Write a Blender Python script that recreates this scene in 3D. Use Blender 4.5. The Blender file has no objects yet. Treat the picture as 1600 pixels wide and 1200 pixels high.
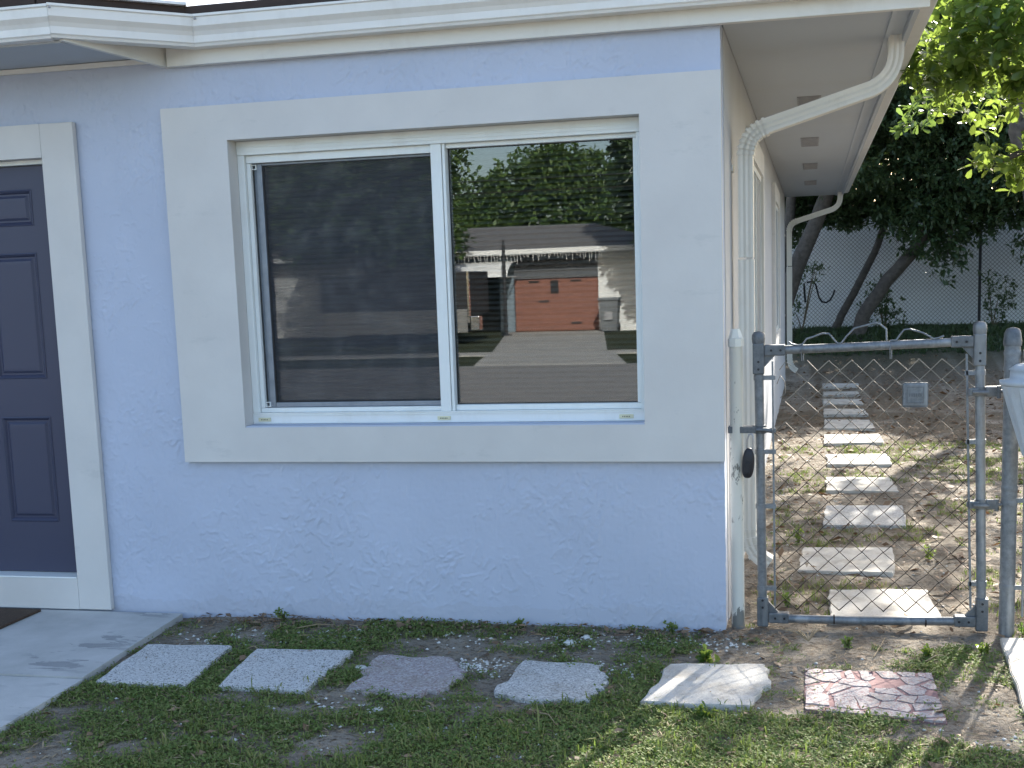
import bpy, bmesh, math, random
import numpy as np
from mathutils import Vector, Matrix

S = bpy.context.scene
COL = S.collection
random.seed(7)
RNG = np.random.default_rng(11)

# ------------------------------------------------------------------ camera
CAM = dict(f=1989.127, cx=800.0, cy=725.9, yaw=-0.23397, pitch=-0.14325, roll=-0.034525,
           loc=(0.375, -5.590, 1.577))
def make_camera():
    y, p, r = CAM['yaw'], CAM['pitch'], CAM['roll']
    F = Vector((math.sin(y)*math.cos(p), math.cos(y)*math.cos(p), math.sin(p)))
    R = Vector((math.cos(y), -math.sin(y), 0)); U = R.cross(F)
    R2 = R*math.cos(r)+U*math.sin(r); U2 = -R*math.sin(r)+U*math.cos(r)
    cd = bpy.data.cameras.new('camera'); c = bpy.data.objects.new('camera', cd); COL.objects.link(c)
    m = Matrix((R2, U2, -F)).transposed().to_4x4(); m.translation = Vector(CAM['loc'])
    c.matrix_world = m
    cd.sensor_fit = 'HORIZONTAL'; cd.sensor_width = 36.0
    cd.lens = CAM['f']*36/1600
    cd.shift_x = 0; cd.shift_y = (CAM['cy']-600)/1600
    cd.clip_start = 0.05; cd.clip_end = 1000
    S.camera = c
make_camera()
S.render.resolution_x = 1024; S.render.resolution_y = 768

# ------------------------------------------------------------------ light
SUN_EL = math.radians(29); SUN_AZ = math.atan2(.27, .963)     # azimuth from +Y towards +X
W = bpy.data.worlds.new('World'); S.world = W; W.use_nodes = True
nt = W.node_tree; nt.nodes.clear()
sky = nt.nodes.new('ShaderNodeTexSky'); sky.sky_type = 'NISHITA'; sky.sun_disc = False
sky.sun_elevation = SUN_EL; sky.sun_rotation = SUN_AZ
sky.air_density = 1.0; sky.dust_density = 2.6; sky.ozone_density = .7
bg = nt.nodes.new('ShaderNodeBackground'); bg.inputs[1].default_value = 0.15
wo = nt.nodes.new('ShaderNodeOutputWorld')
nt.links.new(sky.outputs[0], bg.inputs[0]); nt.links.new(bg.outputs[0], wo.inputs[0])
sl = bpy.data.lights.new('sun', 'SUN'); sl.energy = 5.0; sl.angle = math.radians(0.5); sl.color = (1.0, .94, .84)
so = bpy.data.objects.new('sun', sl); COL.objects.link(so)
sd = Vector((math.sin(SUN_AZ)*math.cos(SUN_EL), math.cos(SUN_AZ)*math.cos(SUN_EL), math.sin(SUN_EL)))
so.rotation_euler = sd.to_track_quat('Z', 'Y').to_euler(); so.location = (5, 20, 20)
S.view_settings.view_transform = 'Standard'; S.view_settings.look = 'None'
S.view_settings.exposure = 1.72; S.view_settings.gamma = 1.0; S.view_settings.use_curve_mapping = False

# ------------------------------------------------------------------ helpers
class MB:
    def __init__(s): s.v = []; s.f = []; s.smooth = []
    def add(s, vs, fs, sm=False):
        o = len(s.v); s.v += [tuple(v) for v in vs]
        s.f += [tuple(i+o for i in f) for f in fs]; s.smooth += [sm]*len(fs)
        return s
    def box(s, a, b, bev=0.0):
        (x0, y0, z0), (x1, y1, z1) = a, b
        if x0 > x1: x0, x1 = x1, x0
        if y0 > y1: y0, y1 = y1, y0
        if z0 > z1: z0, z1 = z1, z0
        if bev <= 0:
            vs = [(x0,y0,z0),(x1,y0,z0),(x1,y1,z0),(x0,y1,z0),(x0,y0,z1),(x1,y0,z1),(x1,y1,z1),(x0,y1,z1)]
            return s.add(vs, [(0,3,2,1),(4,5,6,7),(0,1,5,4),(1,2,6,5),(2,3,7,6),(3,0,4,7)])
        bm = bmesh.new(); bmesh.ops.create_cube(bm, size=1)
        for v in bm.verts:
            v.co = Vector((x0 if v.co.x < 0 else x1, y0 if v.co.y < 0 else y1, z0 if v.co.z < 0 else z1))
        bmesh.ops.bevel(bm, geom=bm.edges[:], offset=bev, segments=2, affect='EDGES', profile=.6)
        return s.bm(bm)
    def bm(s, bm, sm=False):
        bm.verts.index_update()
        s.add([v.co[:] for v in bm.verts], [[v.index for v in f.verts] for f in bm.faces], sm); bm.free(); return s
    def prism(s, poly, z0, z1):
        n = len(poly)
        vs = [(x, y, z0) for x, y in poly]+[(x, y, z1) for x, y in poly]
        fs = [tuple(range(n-1, -1, -1)), tuple(range(n, 2*n))]+[(i, (i+1) % n, (i+1) % n+n, i+n) for i in range(n)]
        return s.add(vs, fs)
    def extr_x(s, prof, x0, x1):                      # prof in (y,z)
        n = len(prof)
        vs = [(x0, y, z) for y, z in prof]+[(x1, y, z) for y, z in prof]
        fs = [tuple(range(n)), tuple(range(2*n-1, n-1, -1))]+[(i+n, (i+1) % n+n, (i+1) % n, i) for i in range(n)]
        return s.add(vs, fs)
    def tube(s, pts, r, n=8, cap=True, sm=True, rect=None):
        P = [Vector(p) for p in pts]; rs = r if hasattr(r, '__len__') else [r]*len(P)
        vs = []; prev = None
        for i, p in enumerate(P):
            t = (P[min(i+1, len(P)-1)]-P[max(i-1, 0)])
            t = t.normalized() if t.length > 0 else Vector((0, 0, 1))
            if prev is None:
                a = Vector((0, 0, 1)) if abs(t.z) < .9 else Vector((1, 0, 0))
                u = t.cross(a).normalized()
            else:
                u = (prev-t*prev.dot(t))
                u = u.normalized() if u.length > 1e-6 else t.orthogonal().normalized()
            prev = u; w = t.cross(u)
            for k in range(n):
                an = 2*math.pi*(k+.5)/n
                if rect: 
                    c, q = math.cos(an), math.sin(an)
                    m = max(abs(c), abs(q)); vs.append(p+u*(c/m*rect[0])+w*(q/m*rect[1]))
                else: vs.append(p+(u*math.cos(an)+w*math.sin(an))*rs[i])
        fs = []
        for i in range(len(P)-1):
            for k in range(n):
                a, b = i*n+k, i*n+(k+1) % n
                fs.append((a, b, b+n, a+n))
        s.add(vs, fs, sm)
        if cap: s.add(vs[:n], [tuple(range(n-1, -1, -1))]); s.add(vs[-n:], [tuple(range(n))])
        return s
    def lathe(s, prof, c=(0,0,0), n=16, sm=True):     # prof (r,z)
        vs = []
        for r, z in prof:
            for k in range(n):
                a = 2*math.pi*k/n; vs.append((c[0]+r*math.cos(a), c[1]+r*math.sin(a), c[2]+z))
        fs = [(i*n+k, i*n+(k+1) % n, (i+1)*n+(k+1) % n, (i+1)*n+k) for i in range(len(prof)-1) for k in range(n)]
        s.add(vs, fs, sm)
        s.add(vs[-n:], [tuple(range(n))]); s.add(vs[:n], [tuple(range(n-1, -1, -1))]); return s
    def build(s, name, mat, parent=None, label=None):
        me = bpy.data.meshes.new(name); me.from_pydata(s.v, [], s.f)
        me.polygons.foreach_set('use_smooth', s.smooth); me.update()
        return link(name, me, mat, parent, label)
def link(name, me, mat, parent=None, label=None):
    if mat and not me.materials: me.materials.append(mat)
    o = bpy.data.objects.new(name, me); COL.objects.link(o)
    if parent: o.parent = parent
    if label: o['label'] = label
    return o
def thing(name, label, cat, loc=(0,0,0), rz=0, group=None):
    o = bpy.data.objects.new(name, None); COL.objects.link(o)
    o.location = loc; o.rotation_euler = (0, 0, rz); o.empty_display_size = .1
    return tag(o, label, cat, group)
def tag(o, label=None, cat=None, group=None, kind=None):
    if label: o['label'] = label
    if cat: o['category'] = cat
    if group: o['group'] = group
    if kind: o['kind'] = kind
    return o
def rebase(t):                                        # children built in world coordinates: move them into the empty's frame
    bpy.context.view_layer.update()
    inv = t.matrix_world.inverted()
    for c in t.children: c.matrix_parent_inverse = inv
def np_mesh(name, V, F, mat, parent=None, smooth=False):
    V = np.asarray(V, np.float32); F = np.asarray(F, np.int32); k = F.shape[1]
    me = bpy.data.meshes.new(name)
    me.vertices.add(len(V)); me.vertices.foreach_set('co', V.ravel())
    me.loops.add(F.size); me.loops.foreach_set('vertex_index', F.ravel())
    me.polygons.add(len(F)); me.polygons.foreach_set('loop_start', np.arange(0, F.size, k, dtype=np.int32))
    me.polygons.foreach_set('loop_total', np.full(len(F), k, np.int32))
    if smooth: me.polygons.foreach_set('use_smooth', np.ones(len(F), bool))
    me.update(calc_edges=True); me.validate()
    return link(name, me, mat, parent)
def hash2(i, j, seed):
    n = (i.astype(np.int64)*374761393+j.astype(np.int64)*668265263+seed*974634777) & 0x7fffffff
    n = ((n ^ (n >> 13))*1274126177) & 0x7fffffff
    return ((n ^ (n >> 16)) & 0xffff)/65535.0
def vnoise(x, y, seed=0):
    x = np.asarray(x, float); y = np.asarray(y, float)
    i = np.floor(x); j = np.floor(y); u = x-i; v = y-j; u = u*u*(3-2*u); v = v*v*(3-2*v)
    a = hash2(i, j, seed); b = hash2(i+1, j, seed); c = hash2(i, j+1, seed); d = hash2(i+1, j+1, seed)
    return (a*(1-u)+b*u)*(1-v)+(c*(1-u)+d*u)*v
def fbm(x, y, seed=0, oct=4):
    s = 0; a = .5; t = 0
    for k in range(oct): s = s+a*vnoise(x*2**k, y*2**k, seed+k); t += a; a *= .5
    return s/t
def sstep(a, b, x): t = np.clip((np.asarray(x, float)-a)/(b-a), 0, 1); return t*t*(3-2*t)

# ------------------------------------------------------------------ materials
class Mat:
    def __init__(s, name):
        s.m = bpy.data.materials.new(name); s.m.use_nodes = True; s.t = s.m.node_tree; s.n = s.t.nodes; s.n.clear()
        s.out = s.n.new('ShaderNodeOutputMaterial'); s.b = s.n.new('ShaderNodeBsdfPrincipled')
        s.l(s.b.outputs[0], s.out.inputs[0]); s.tc = s.n.new('ShaderNodeTexCoord')
    def l(s, a, b): s.t.links.new(a, b)
    def noise(s, scale, det=4, rough=.55, vec=None, stretch=None, dist=0):
        n = s.n.new('ShaderNodeTexNoise'); n.inputs['Scale'].default_value = scale; n.inputs['Detail'].default_value = det
        n.inputs['Roughness'].default_value = rough; n.inputs['Distortion'].default_value = dist
        src = vec or s.tc.outputs['Object']
        if stretch:
            mp = s.n.new('ShaderNodeMapping'); mp.inputs['Scale'].default_value = stretch; s.l(src, mp.inputs[0]); src = mp.outputs[0]
        s.l(src, n.inputs['Vector']); return n.outputs['Fac']
    def vor(s, scale, feat='F1', stretch=None, out='Distance'):
        n = s.n.new('ShaderNodeTexVoronoi'); n.inputs['Scale'].default_value = scale; n.feature = feat
        src = s.tc.outputs['Object']
        if stretch:
            mp = s.n.new('ShaderNodeMapping'); mp.inputs['Scale'].default_value = stretch; s.l(src, mp.inputs[0]); src = mp.outputs[0]
        s.l(src, n.inputs['Vector']); return n.outputs[out]
    def ramp(s, fac, stops, interp='LINEAR'):
        r = s.n.new('ShaderNodeValToRGB'); r.color_ramp.interpolation = interp; e = r.color_ramp.elements
        while len(e) < len(stops): e.new(.5)
        for k, (p, c) in enumerate(stops):
            e[k].position = p; e[k].color = (*c, 1) if hasattr(c, '__len__') else (c, c, c, 1)
        s.l(fac, r.inputs[0]); return r.outputs[0]
    def mix(s, fac, a, b, mode='MIX'):
        n = s.n.new('ShaderNodeMix'); n.data_type = 'RGBA'; n.blend_type = mode
        for sock, val in ((n.inputs[0], fac), (n.inputs[6], a), (n.inputs[7], b)):
            if hasattr(val, 'links'): s.l(val, sock)
            elif hasattr(val, '__len__'): sock.default_value = (*val, 1)
            else: sock.default_value = val
        return n.outputs[2]
    def math(s, op, a, b=0.0, clamp=False):
        n = s.n.new('ShaderNodeMath'); n.operation = op; n.use_clamp = clamp
        for sock, val in ((n.inputs[0], a), (n.inputs[1], b)):
            if hasattr(val, 'links'): s.l(val, sock)
            else: sock.default_value = val
        return n.outputs[0]
    def sep(s, k):
        n = s.n.new('ShaderNodeSeparateXYZ'); s.l(s.tc.outputs['Object'], n.inputs[0]); return n.outputs[k]
    def bump(s, h, strength=.5, dist=.01):
        n = s.n.new('ShaderNodeBump'); n.inputs['Strength'].default_value = strength; n.inputs['Distance'].default_value = dist
        s.l(h, n.inputs['Height'])
        prev = s.b.inputs['Normal'].links
        if prev: s.l(prev[0].from_socket, n.inputs['Normal'])
        s.l(n.outputs[0], s.b.inputs['Normal']); return s
    def set(s, col=None, rough=None, metal=None, spec=None, **k):
        for nm, v in (('Base Color', col), ('Roughness', rough), ('Metallic', metal), ('Specular IOR Level', spec)):
            if v is None: continue
            if hasattr(v, 'links'): s.l(v, s.b.inputs[nm])
            elif hasattr(v, '__len__'): s.b.inputs[nm].default_value = (*v, 1)
            else: s.b.inputs[nm].default_value = v
        return s
def simple(name, col, rough=.6, metal=0, var=.12, scale=18, bump=0, spec=.4):
    m = Mat(name); n = m.noise(scale, 5)
    m.set(m.mix(m.ramp(n, [(.3, 0.), (.7, 1.)]), tuple(c*(1-var) for c in col), tuple(min(1, c*(1+var)) for c in col)), rough, metal, spec)
    if bump: m.bump(m.noise(scale*6, 4), .4, bump)
    return m.m
M = {}
def stucco(name, col, texture=1.0, dirt=True):
    m = Mat(name)
    # skip-trowel plaster: flat tongues of plaster with crisp ragged edges, plus gritty patches
    if texture < 1:
        m.bump(m.noise(30, 4, .65), .4*texture, .006)
    else: m.bump(m.noise(130, 3, .7), .25, .0012)
    m.bump(m.noise(1.3, 3, .5), .3, .02)
    v = m.ramp(m.noise(1.7, 4), [(.3, 0.), (.75, 1.)])
    c = m.mix(v, tuple(x*.94 for x in col), tuple(min(1, x*1.05) for x in col))
    if dirt:
        z = m.sep(2)
        dz = m.math('ADD', z, m.math('MULTIPLY', m.noise(6, 5), -.16))
        low = m.ramp(dz, [(-.10, 1.), (-.05, .4), (-.01, 0.)])
        c = m.mix(m.math('MULTIPLY', low, .12), c, (.3, .27, .25))
    m.set(c, .62, 0, .25); return m.m
M['stucco'] = stucco('blue_stucco', (.455, .50, .605), 1.6)
M['stucco_side'] = stucco('pale_side_stucco', (.44, .45, .47), .5)
M['far_white'] = stucco('neighbour_white_stucco', (.84, .87, .88), .4, False)
def trimmat():
    m = Mat('trim_stucco'); n = m.noise(2.3, 5, .6); s = m.noise(14, 4)
    c = m.mix(m.ramp(n, [(.35, 0.), (.7, 1.)]), (.56, .545, .525), (.615, .60, .575))
    st = m.ramp(m.noise(3.5, 6, .7, stretch=(1, 1, 3)), [(.60, 0.), (.68, 1.)])
    c = m.mix(m.math('MULTIPLY', st, .22), c, (.38, .39, .38))
    sp = m.ramp(m.vor(9), [(.0, 1.), (.035, 0.)])
    c = m.mix(m.math('MULTIPLY', sp, .35), c, (.25, .25, .25))
    m.set(c, .6, 0, .25); m.bump(s, .25, .004); m.bump(m.noise(120, 3), .25, .001); return m.m
M['trim'] = trimmat()
def painted(name, col, rough=.4, dirtcol=(.35, .31, .25), amt=.2, sc=5.):
    m = Mat(name); n = m.ramp(m.noise(sc, 6, .7, stretch=(1, 1, .5)), [(.5, 0.), (.72, 1.)])
    v = m.mix(m.noise(2), tuple(x*.95 for x in col), tuple(min(1, x*1.03) for x in col))
    m.set(m.mix(m.math('MULTIPLY', n, amt), v, dirtcol), rough, 0, .4); m.bump(m.noise(60, 3), .15, .001); return m.m
M['frieze'] = painted('cream_board_paint', (.68, .67, .63), .55)
M['gutter'] = painted('white_gutter_enamel', (.74, .73, .70), .33, amt=.18)
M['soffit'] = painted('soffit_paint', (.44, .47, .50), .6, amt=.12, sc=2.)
M['downspout'] = painted('downspout_enamel', (.70, .685, .63), .4, amt=.3)
M['frame'] = painted('window_frame_enamel', (.74, .77, .76), .35, (.5, .48, .42), .25, 7)
M['track'] = simple('grey_track_alloy', (.22, .25, .29), .4, .3)
M['gasket'] = simple('black_gasket', (.012, .012, .014), .5)
M['vent'] = simple('vent_grey', (.31, .31, .32), .7)
M['dark'] = simple('interior_dark', (.03, .03, .035), .9)
M['blind'] = simple('blind_slat', (.36, .37, .375), .55, var=.05)
M['interior'] = simple('interior_paint', (.3, .29, .27), .8)
M['label_yel'] = simple('drip_slot_plastic', (.62, .60, .42), .5)
M['slot'] = simple('slot_shadow_gap', (.1, .09, .06), .7)
def glassmat(name, refl, tint):
    m = Mat(name); m.n.remove(m.b)
    g = m.n.new('ShaderNodeBsdfGlossy'); g.inputs['Roughness'].default_value = 0.0; g.inputs['Color'].default_value = (.93, .97, 1, 1)
    t = m.n.new('ShaderNodeBsdfTransparent'); t.inputs['Color'].default_value = (*tint, 1)
    mx = m.n.new('ShaderNodeMixShader'); lw = m.n.new('ShaderNodeFresnel'); lw.inputs['IOR'].default_value = 1.5
    f = m.math('ADD', lw.outputs[0], refl, True)
    m.l(f, mx.inputs[0]); m.l(t.outputs[0], mx.inputs[1]); m.l(g.outputs[0], mx.inputs[2]); m.l(mx.outputs[0], m.out.inputs[0])
    bp = m.n.new('ShaderNodeBump'); bp.inputs['Strength'].default_value = .006; bp.inputs['Distance'].default_value = .01
    m.l(m.noise(1.8, 1, .4), bp.inputs['Height']); m.l(bp.outputs[0], g.inputs['Normal'])
    return m.m
M['glass'] = glassmat('window_glass', .05, (.62, .66, .68))
def screenmat():
    m = Mat('insect_screen'); m.set((.035, .038, .045), .7)
    t = m.n.new('ShaderNodeBsdfTransparent'); mx = m.n.new('ShaderNodeMixShader')
    dust = m.ramp(m.noise(9, 6, .75, stretch=(1, 1, .7)), [(.5, .30), (.75, .42)])
    m.l(dust, mx.inputs[0]); m.l(t.outputs[0], mx.inputs[1]); m.l(m.b.outputs[0], mx.inputs[2]); m.l(mx.outputs[0], m.out.inputs[0])
    c = m.mix(m.ramp(m.noise(7, 6, .75), [(.5, 0.), (.75, 1.)]), (.06, .064, .075), (.17, .175, .18)); m.set(c)
    return m.m
M['screen'] = screenmat()
def doormat_paint():
    m = Mat('navy_door_paint'); g = m.noise(40, 4, .6, stretch=(1, 1, .08))
    m.set(m.mix(m.noise(2), (.036, .041, .078), (.046, .051, .090)), .42, 0, .4); m.bump(g, .15, .001); return m.m
M['door'] = doormat_paint()
def galv(name='galvanised_steel', tone=1.0, rust=.25):
    m = Mat(name); sp = m.noise(30, 5, .7); st = m.noise(9, 5, .6, stretch=(1, 1, .12))
    c = m.mix(m.ramp(sp, [(.35, 0.), (.7, 1.)]), (.14*tone, .155*tone, .17*tone), (.27*tone, .285*tone, .30*tone))
    c = m.mix(m.math('MULTIPLY', m.ramp(st, [(.55, 0.), (.66, 1.)]), .5), c, (.46*tone, .47*tone, .47*tone))
    r = m.ramp(m.noise(6, 6, .75), [(.60, 0.), (.72, 1.)])
    c = m.mix(m.math('MULTIPLY', r, rust), c, (.22, .13, .07))
    m.set(c, m.ramp(sp, [(.3, .45), (.7, .65)]), .55, .4); m.bump(sp, .2, .001); return m.m
M['galv'] = galv()
M['galv_dark'] = galv('weathered_casting', .7, .35)
M['wire'] = galv('rusting_wire', .75, .0)
def rustwire():
    m = Mat('rusty_chain_link_wire'); z = m.sep(2)
    n = m.noise(25, 5, .7); f = m.math('ADD', m.math('MULTIPLY', z, .75), m.math('MULTIPLY', n, .5))
    c = m.ramp(f, [(.3, (.03, .02, .014)), (.85, (.05, .036, .026)), (1.12, (.24, .21, .17))])
    m.set(c, .55, .35, .4); return m.m
M['rustwire'] = rustwire()
def peelpost():
    m = Mat('peeling_white_post_paint'); z = m.sep(2)
    n = m.noise(14, 6, .75, stretch=(1, 1, .35)); k = m.ramp(z, [(.55, .05), (.85, .09), (.98, .03), (1.0, .0)])
    k2 = m.ramp(z, [(.02, .16), (.12, .0)])
    f = m.ramp(m.math('ADD', n, m.math('ADD', k, k2)), [(.64, 0.), (.66, 1.)])
    c = m.mix(m.noise(4, 5), (.66, .65, .58), (.74, .74, .68)); c = m.mix(f, c, (.22, .22, .20))
    m.set(c, .55, 0, .35); m.bump(m.ramp(n, [(.64, 1.), (.66, 0.)]), .4, .002); m.bump(m.noise(70, 4), .3, .002); return m.m
M['post'] = peelpost()
M['blackrubber'] = simple('black_rubber_cover', (.018, .018, .022), .5, bump=.001)
M['steel'] = simple('steel', (.4, .4, .42), .35, .8)
M['cable'] = simple('black_cable', (.01, .01, .011), .6)
def paver(name, a, b, speck, sc=90, dirt=.35):
    m = Mat(name); v = m.vor(sc, out='Color'); rgb = m.n.new('ShaderNodeSeparateColor'); m.l(v, rgb.inputs[0])
    sp = m.ramp(rgb.outputs[0], [(.0, 0.), (.55, .2), (.75, 1.)], 'LINEAR')
    c = m.mix(sp, a, b); c = m.mix(m.ramp(rgb.outputs[1], [(.80, 0.), (.86, 1.)]), c, speck)
    d = m.ramp(m.noise(5, 6, .7), [(.48, 0.), (.7, 1.)]); c = m.mix(m.math('MULTIPLY', d, dirt), c, (.27, .23, .18))
    m.set(c, .85, 0, .25); m.bump(m.vor(sc), .5, .003); m.bump(m.noise(30, 4), .4, .004); return m.m
M['paver_grey'] = paver('exposed_aggregate_grey', (.47, .47, .46), (.60, .60, .59), (.20, .20, .20), 190, .2)
M['paver_warm'] = paver('worn_paver_mauve', (.30, .27, .27), (.43, .40, .39), (.26, .19, .19), 130, .6)
M['paver_mixed'] = paver('worn_paver_part_sanded', (.40, .39, .37), (.58, .57, .55), (.25, .25, .25), 170, .5)
M['paver_pale'] = paver('pale_concrete_paver', (.50, .48, .44), (.54, .52, .475), (.44, .41, .37), 260, .8)
M['mortar_red'] = simple('red_mortar', (.26, .15, .145), .9, var=.2, scale=40, bump=.002)
M['mosaic'] = paver('mosaic_stone', (.34, .30, .295), (.42, .385, .375), (.30, .20, .20), 130, .5)
def concrete(name='walk_concrete', a=(.40, .40, .385), b=(.52, .515, .50), rough_tex=.4):
    m = Mat(name); c = m.mix(m.ramp(m.noise(3, 6, .65), [(.35, 0.), (.7, 1.)]), a, b)
    st = m.ramp(m.noise(7, 6, .62, stretch=(.55, 1.5, 1), dist=.4), [(.56, 0.), (.58, 1.), (.7, .8)])
    reg = m.ramp(m.noise(1.7, 3), [(.45, 0.), (.6, 1.)])
    c = m.mix(m.math('MULTIPLY', m.math('MULTIPLY', st, reg), .75), c, (.22, .225, .23))
    c = m.mix(m.ramp(m.noise(220, 2), [(.62, 0.), (.7, .35)]), c, (.6, .6, .58))
    m.set(c, .85, 0, .25); m.bump(m.noise(130, 4, .7), rough_tex, .002); m.bump(m.noise(12, 4), .3, .003); return m.m
M['concrete'] = concrete()
M['concrete_rough'] = concrete('rough_walk_concrete', (.42, .42, .405), (.55, .545, .53), .9)
M['drive'] = concrete('driveway_concrete', (.38, .36, .33), (.48, .46, .42), .3)
M['doormat'] = simple('coir_doormat', (.07, .045, .03), .95, var=.35, scale=120, bump=.004)
def groundmat():
    m = Mat('sandy_soil')
    at = m.n.new('ShaderNodeAttribute'); at.attribute_name = 'veg'
    n1 = m.noise(4, 7, .68); n2 = m.noise(38, 5, .72); n3 = m.noise(170, 3, .7)
    sand = m.mix(m.ramp(n1, [(.33, 0.), (.68, 1.)]), (.20, .168, .132), (.42, .375, .31))
    sand = m.mix(m.ramp(n2, [(.5, 0.), (.66, 1.)]), sand, (.13, .095, .06))
    sand = m.mix(m.ramp(n3, [(.62, 0.), (.72, .8)]), sand, (.60, .55, .47))
    soil = m.mix(m.ramp(n2, [(.35, 0.), (.7, 1.)]), (.12, .095, .065), (.26, .215, .16))
    f = m.math('ADD', at.outputs['Fac'], m.math('MULTIPLY', m.math('SUBTRACT', n2, .5), .8))
    c = m.mix(m.ramp(f, [(.35, 0.), (.62, 1.)]), sand, soil)
    far = m.n.new('ShaderNodeAttribute'); far.attribute_name = 'lawn'
    gr = m.mix(m.noise(3, 5), (.04, .05, .026), (.085, .095, .055))
    c = m.mix(far.outputs['Fac'], c, gr)
    m.set(c, .95, 0, .15); m.bump(n2, 1.0, .035); m.bump(n3, .6, .005); return m.m
M['ground'] = groundmat()
def leafmat(name, a, b, trans=(.30, .42, .05), tf=.4, rough=.4, spec=.5):
    m = Mat(name)
    oi = m.n.new('ShaderNodeNewGeometry'); rnd = oi.outputs['Random Per Island']
    c = m.mix(rnd, a, b); m.set(c, rough, 0, spec)
    t = m.n.new('ShaderNodeBsdfTranslucent')
    tcol = m.mix(rnd, trans, tuple(x*.6 for x in trans)); m.l(tcol, t.inputs['Color'])
    mx = m.n.new('ShaderNodeMixShader'); mx.inputs[0].default_value = tf
    m.l(m.b.outputs[0], mx.inputs[1]); m.l(t.outputs[0], mx.inputs[2]); m.l(mx.outputs[0], m.out.inputs[0]); return m.m
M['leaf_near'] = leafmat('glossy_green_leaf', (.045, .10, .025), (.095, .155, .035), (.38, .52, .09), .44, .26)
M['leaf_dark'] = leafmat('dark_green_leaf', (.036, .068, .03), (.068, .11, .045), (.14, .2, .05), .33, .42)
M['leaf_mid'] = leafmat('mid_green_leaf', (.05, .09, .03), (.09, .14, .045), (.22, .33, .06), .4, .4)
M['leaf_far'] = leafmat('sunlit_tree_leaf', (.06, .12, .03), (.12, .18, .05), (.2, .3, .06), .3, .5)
M['grass'] = leafmat('grass_blade', (.11, .15, .045), (.30, .29, .12), (.25, .36, .07), .35, .7, .15)
M['weed'] = leafmat('weed_leaf', (.09, .15, .04), (.24, .28, .09), (.22, .36, .06), .35, .65, .2)
M['dry'] = leafmat('dry_straw', (.22, .15, .08), (.42, .33, .20), (.3, .22, .1), .15, .8)
M['litter'] = leafmat('fallen_leaf', (.12, .075, .045), (.30, .20, .12), (.2, .1, .04), .15, .7)
M['bark'] = simple('tree_bark', (.085, .075, .065), .9, var=.35, scale=14, bump=.01)
M['twig'] = simple('green_brown_twig', (.12, .10, .06), .8)
M['chip'] = simple('white_pebble', (.60, .59, .56), .8, var=.15)
M['shingle'] = simple('grey_roof_shingle', (.17, .16, .155), .9, var=.2, scale=30, bump=.01)
M['roofmetal'] = simple('white_flashing', (.70, .70, .69), .4)
M['brownroof'] = simple('dark_roof_edge', (.05, .035, .03), .9)
M['redwood'] = simple('red_stained_door_wood', (.24, .105, .075), .55, var=.2, scale=9)
M['greywall'] = simple('grey_house_paint', (.12, .125, .135), .7)
M['bluegrey'] = simple('blue_grey_column_paint', (.19, .24, .28), .7)
M['white'] = simple('white_paint', (.80, .80, .78), .5, var=.04)
M['blackpaint'] = simple('black_trailer_paint', (.02, .02, .022), .6)
M['ramp_alu'] = simple('trailer_ramp_aluminium', (.22, .215, .205), .5, .3)
M['binplastic'] = simple('grey_bin_plastic', (.16, .17, .18), .55)
M['tubplastic'] = painted('grey_ribbed_plastic', (.42, .46, .50), .5, (.26, .28, .3), .45, 9)
M['asphalt'] = simple('road_asphalt', (.27, .255, .24), .9, var=.15, scale=6, bump=.004)
M['plate'] = galv('zinc_name_plate', .95, .05)
M['blackpost'] = simple('dark_fence_post', (.045, .045, .05), .7)
M['chrome'] = simple('bright_tail_reflector', (.85, .85, .85), .12, 1.0)

# ------------------------------------------------------------------ ground sheet
def axis(fine0, fine1, step, lo, hi):
    a = list(np.arange(fine0, fine1+1e-6, step))
    s = step; x = fine1
    while x < hi: s = min(s*1.35, 25); x += s; a.append(x)
    s = step; x = fine0; pre = []
    while x > lo: s = min(s*1.35, 25); x -= s; pre.append(x)
    return np.array(pre[::-1]+a)
def rise(y): return .50*sstep(13.5, 18.2, y)
def gh(x, y):
    x = np.asarray(x, float); y = np.asarray(y, float)
    near = sstep(-9, -6, y)*(1-sstep(22, 26, y))*sstep(-9, -6, x)*(1-sstep(8, 12, x))
    n = (fbm(x*2.2, y*2.2, 3, 5)-.5)*.045+(fbm(x*12, y*12, 9, 3)-.5)*(.012+.022*sstep(-.1, .4, y))
    front = 1-sstep(-.3, .3, y)
    n = n*(1-.45*front)
    return n*near+rise(y)-.012
def veg(x, y):
    x = np.asarray(x, float); y = np.asarray(y, float)
    n = fbm(x*2.1, y*2.6, 21, 4); n2 = fbm(x*7, y*7, 33, 3)
    base = np.full(x.shape, .36)
    base = np.where(y < -.98, .54, base)                                    # lawn in front of the pavers
    base = np.where((y < .05) & (y >= -.98), .47, base)
    base = np.where((y > -.10) & (y < .1), .40, base)
    base = base-.16*sstep(-.3, .35, x)*(y > -.62)*(y < .2)                  # bare sand before the gate
    base = base-.07*sstep(-.2, .3, x)*(y <= -.98)
    base = np.where(y > .1, .24+.10*sstep(.9, 1.4, x)+.30*sstep(4, 9, y), base)
    base = np.where((y > 14.2), .62, base)
    base = np.where(y < -2.2, .66, base)
    base = np.where((y < .1) & (x > 1.35), .5, base)
    return np.clip(base+(n-.5)*1.7+(n2-.5)*1.0, 0, 1)
xs = axis(-4.2, 3.6, .045, -260, 260); ys = axis(-2.4, 8, .045, -260, 260)
X, Y = np.meshgrid(xs, ys); Z = gh(X, Y)
V = np.stack([X, Y, Z], -1).reshape(-1, 3); nx, ny = len(xs), len(ys)
I = (np.arange(ny-1)[:, None]*nx+np.arange(nx-1)[None]).ravel()
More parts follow.
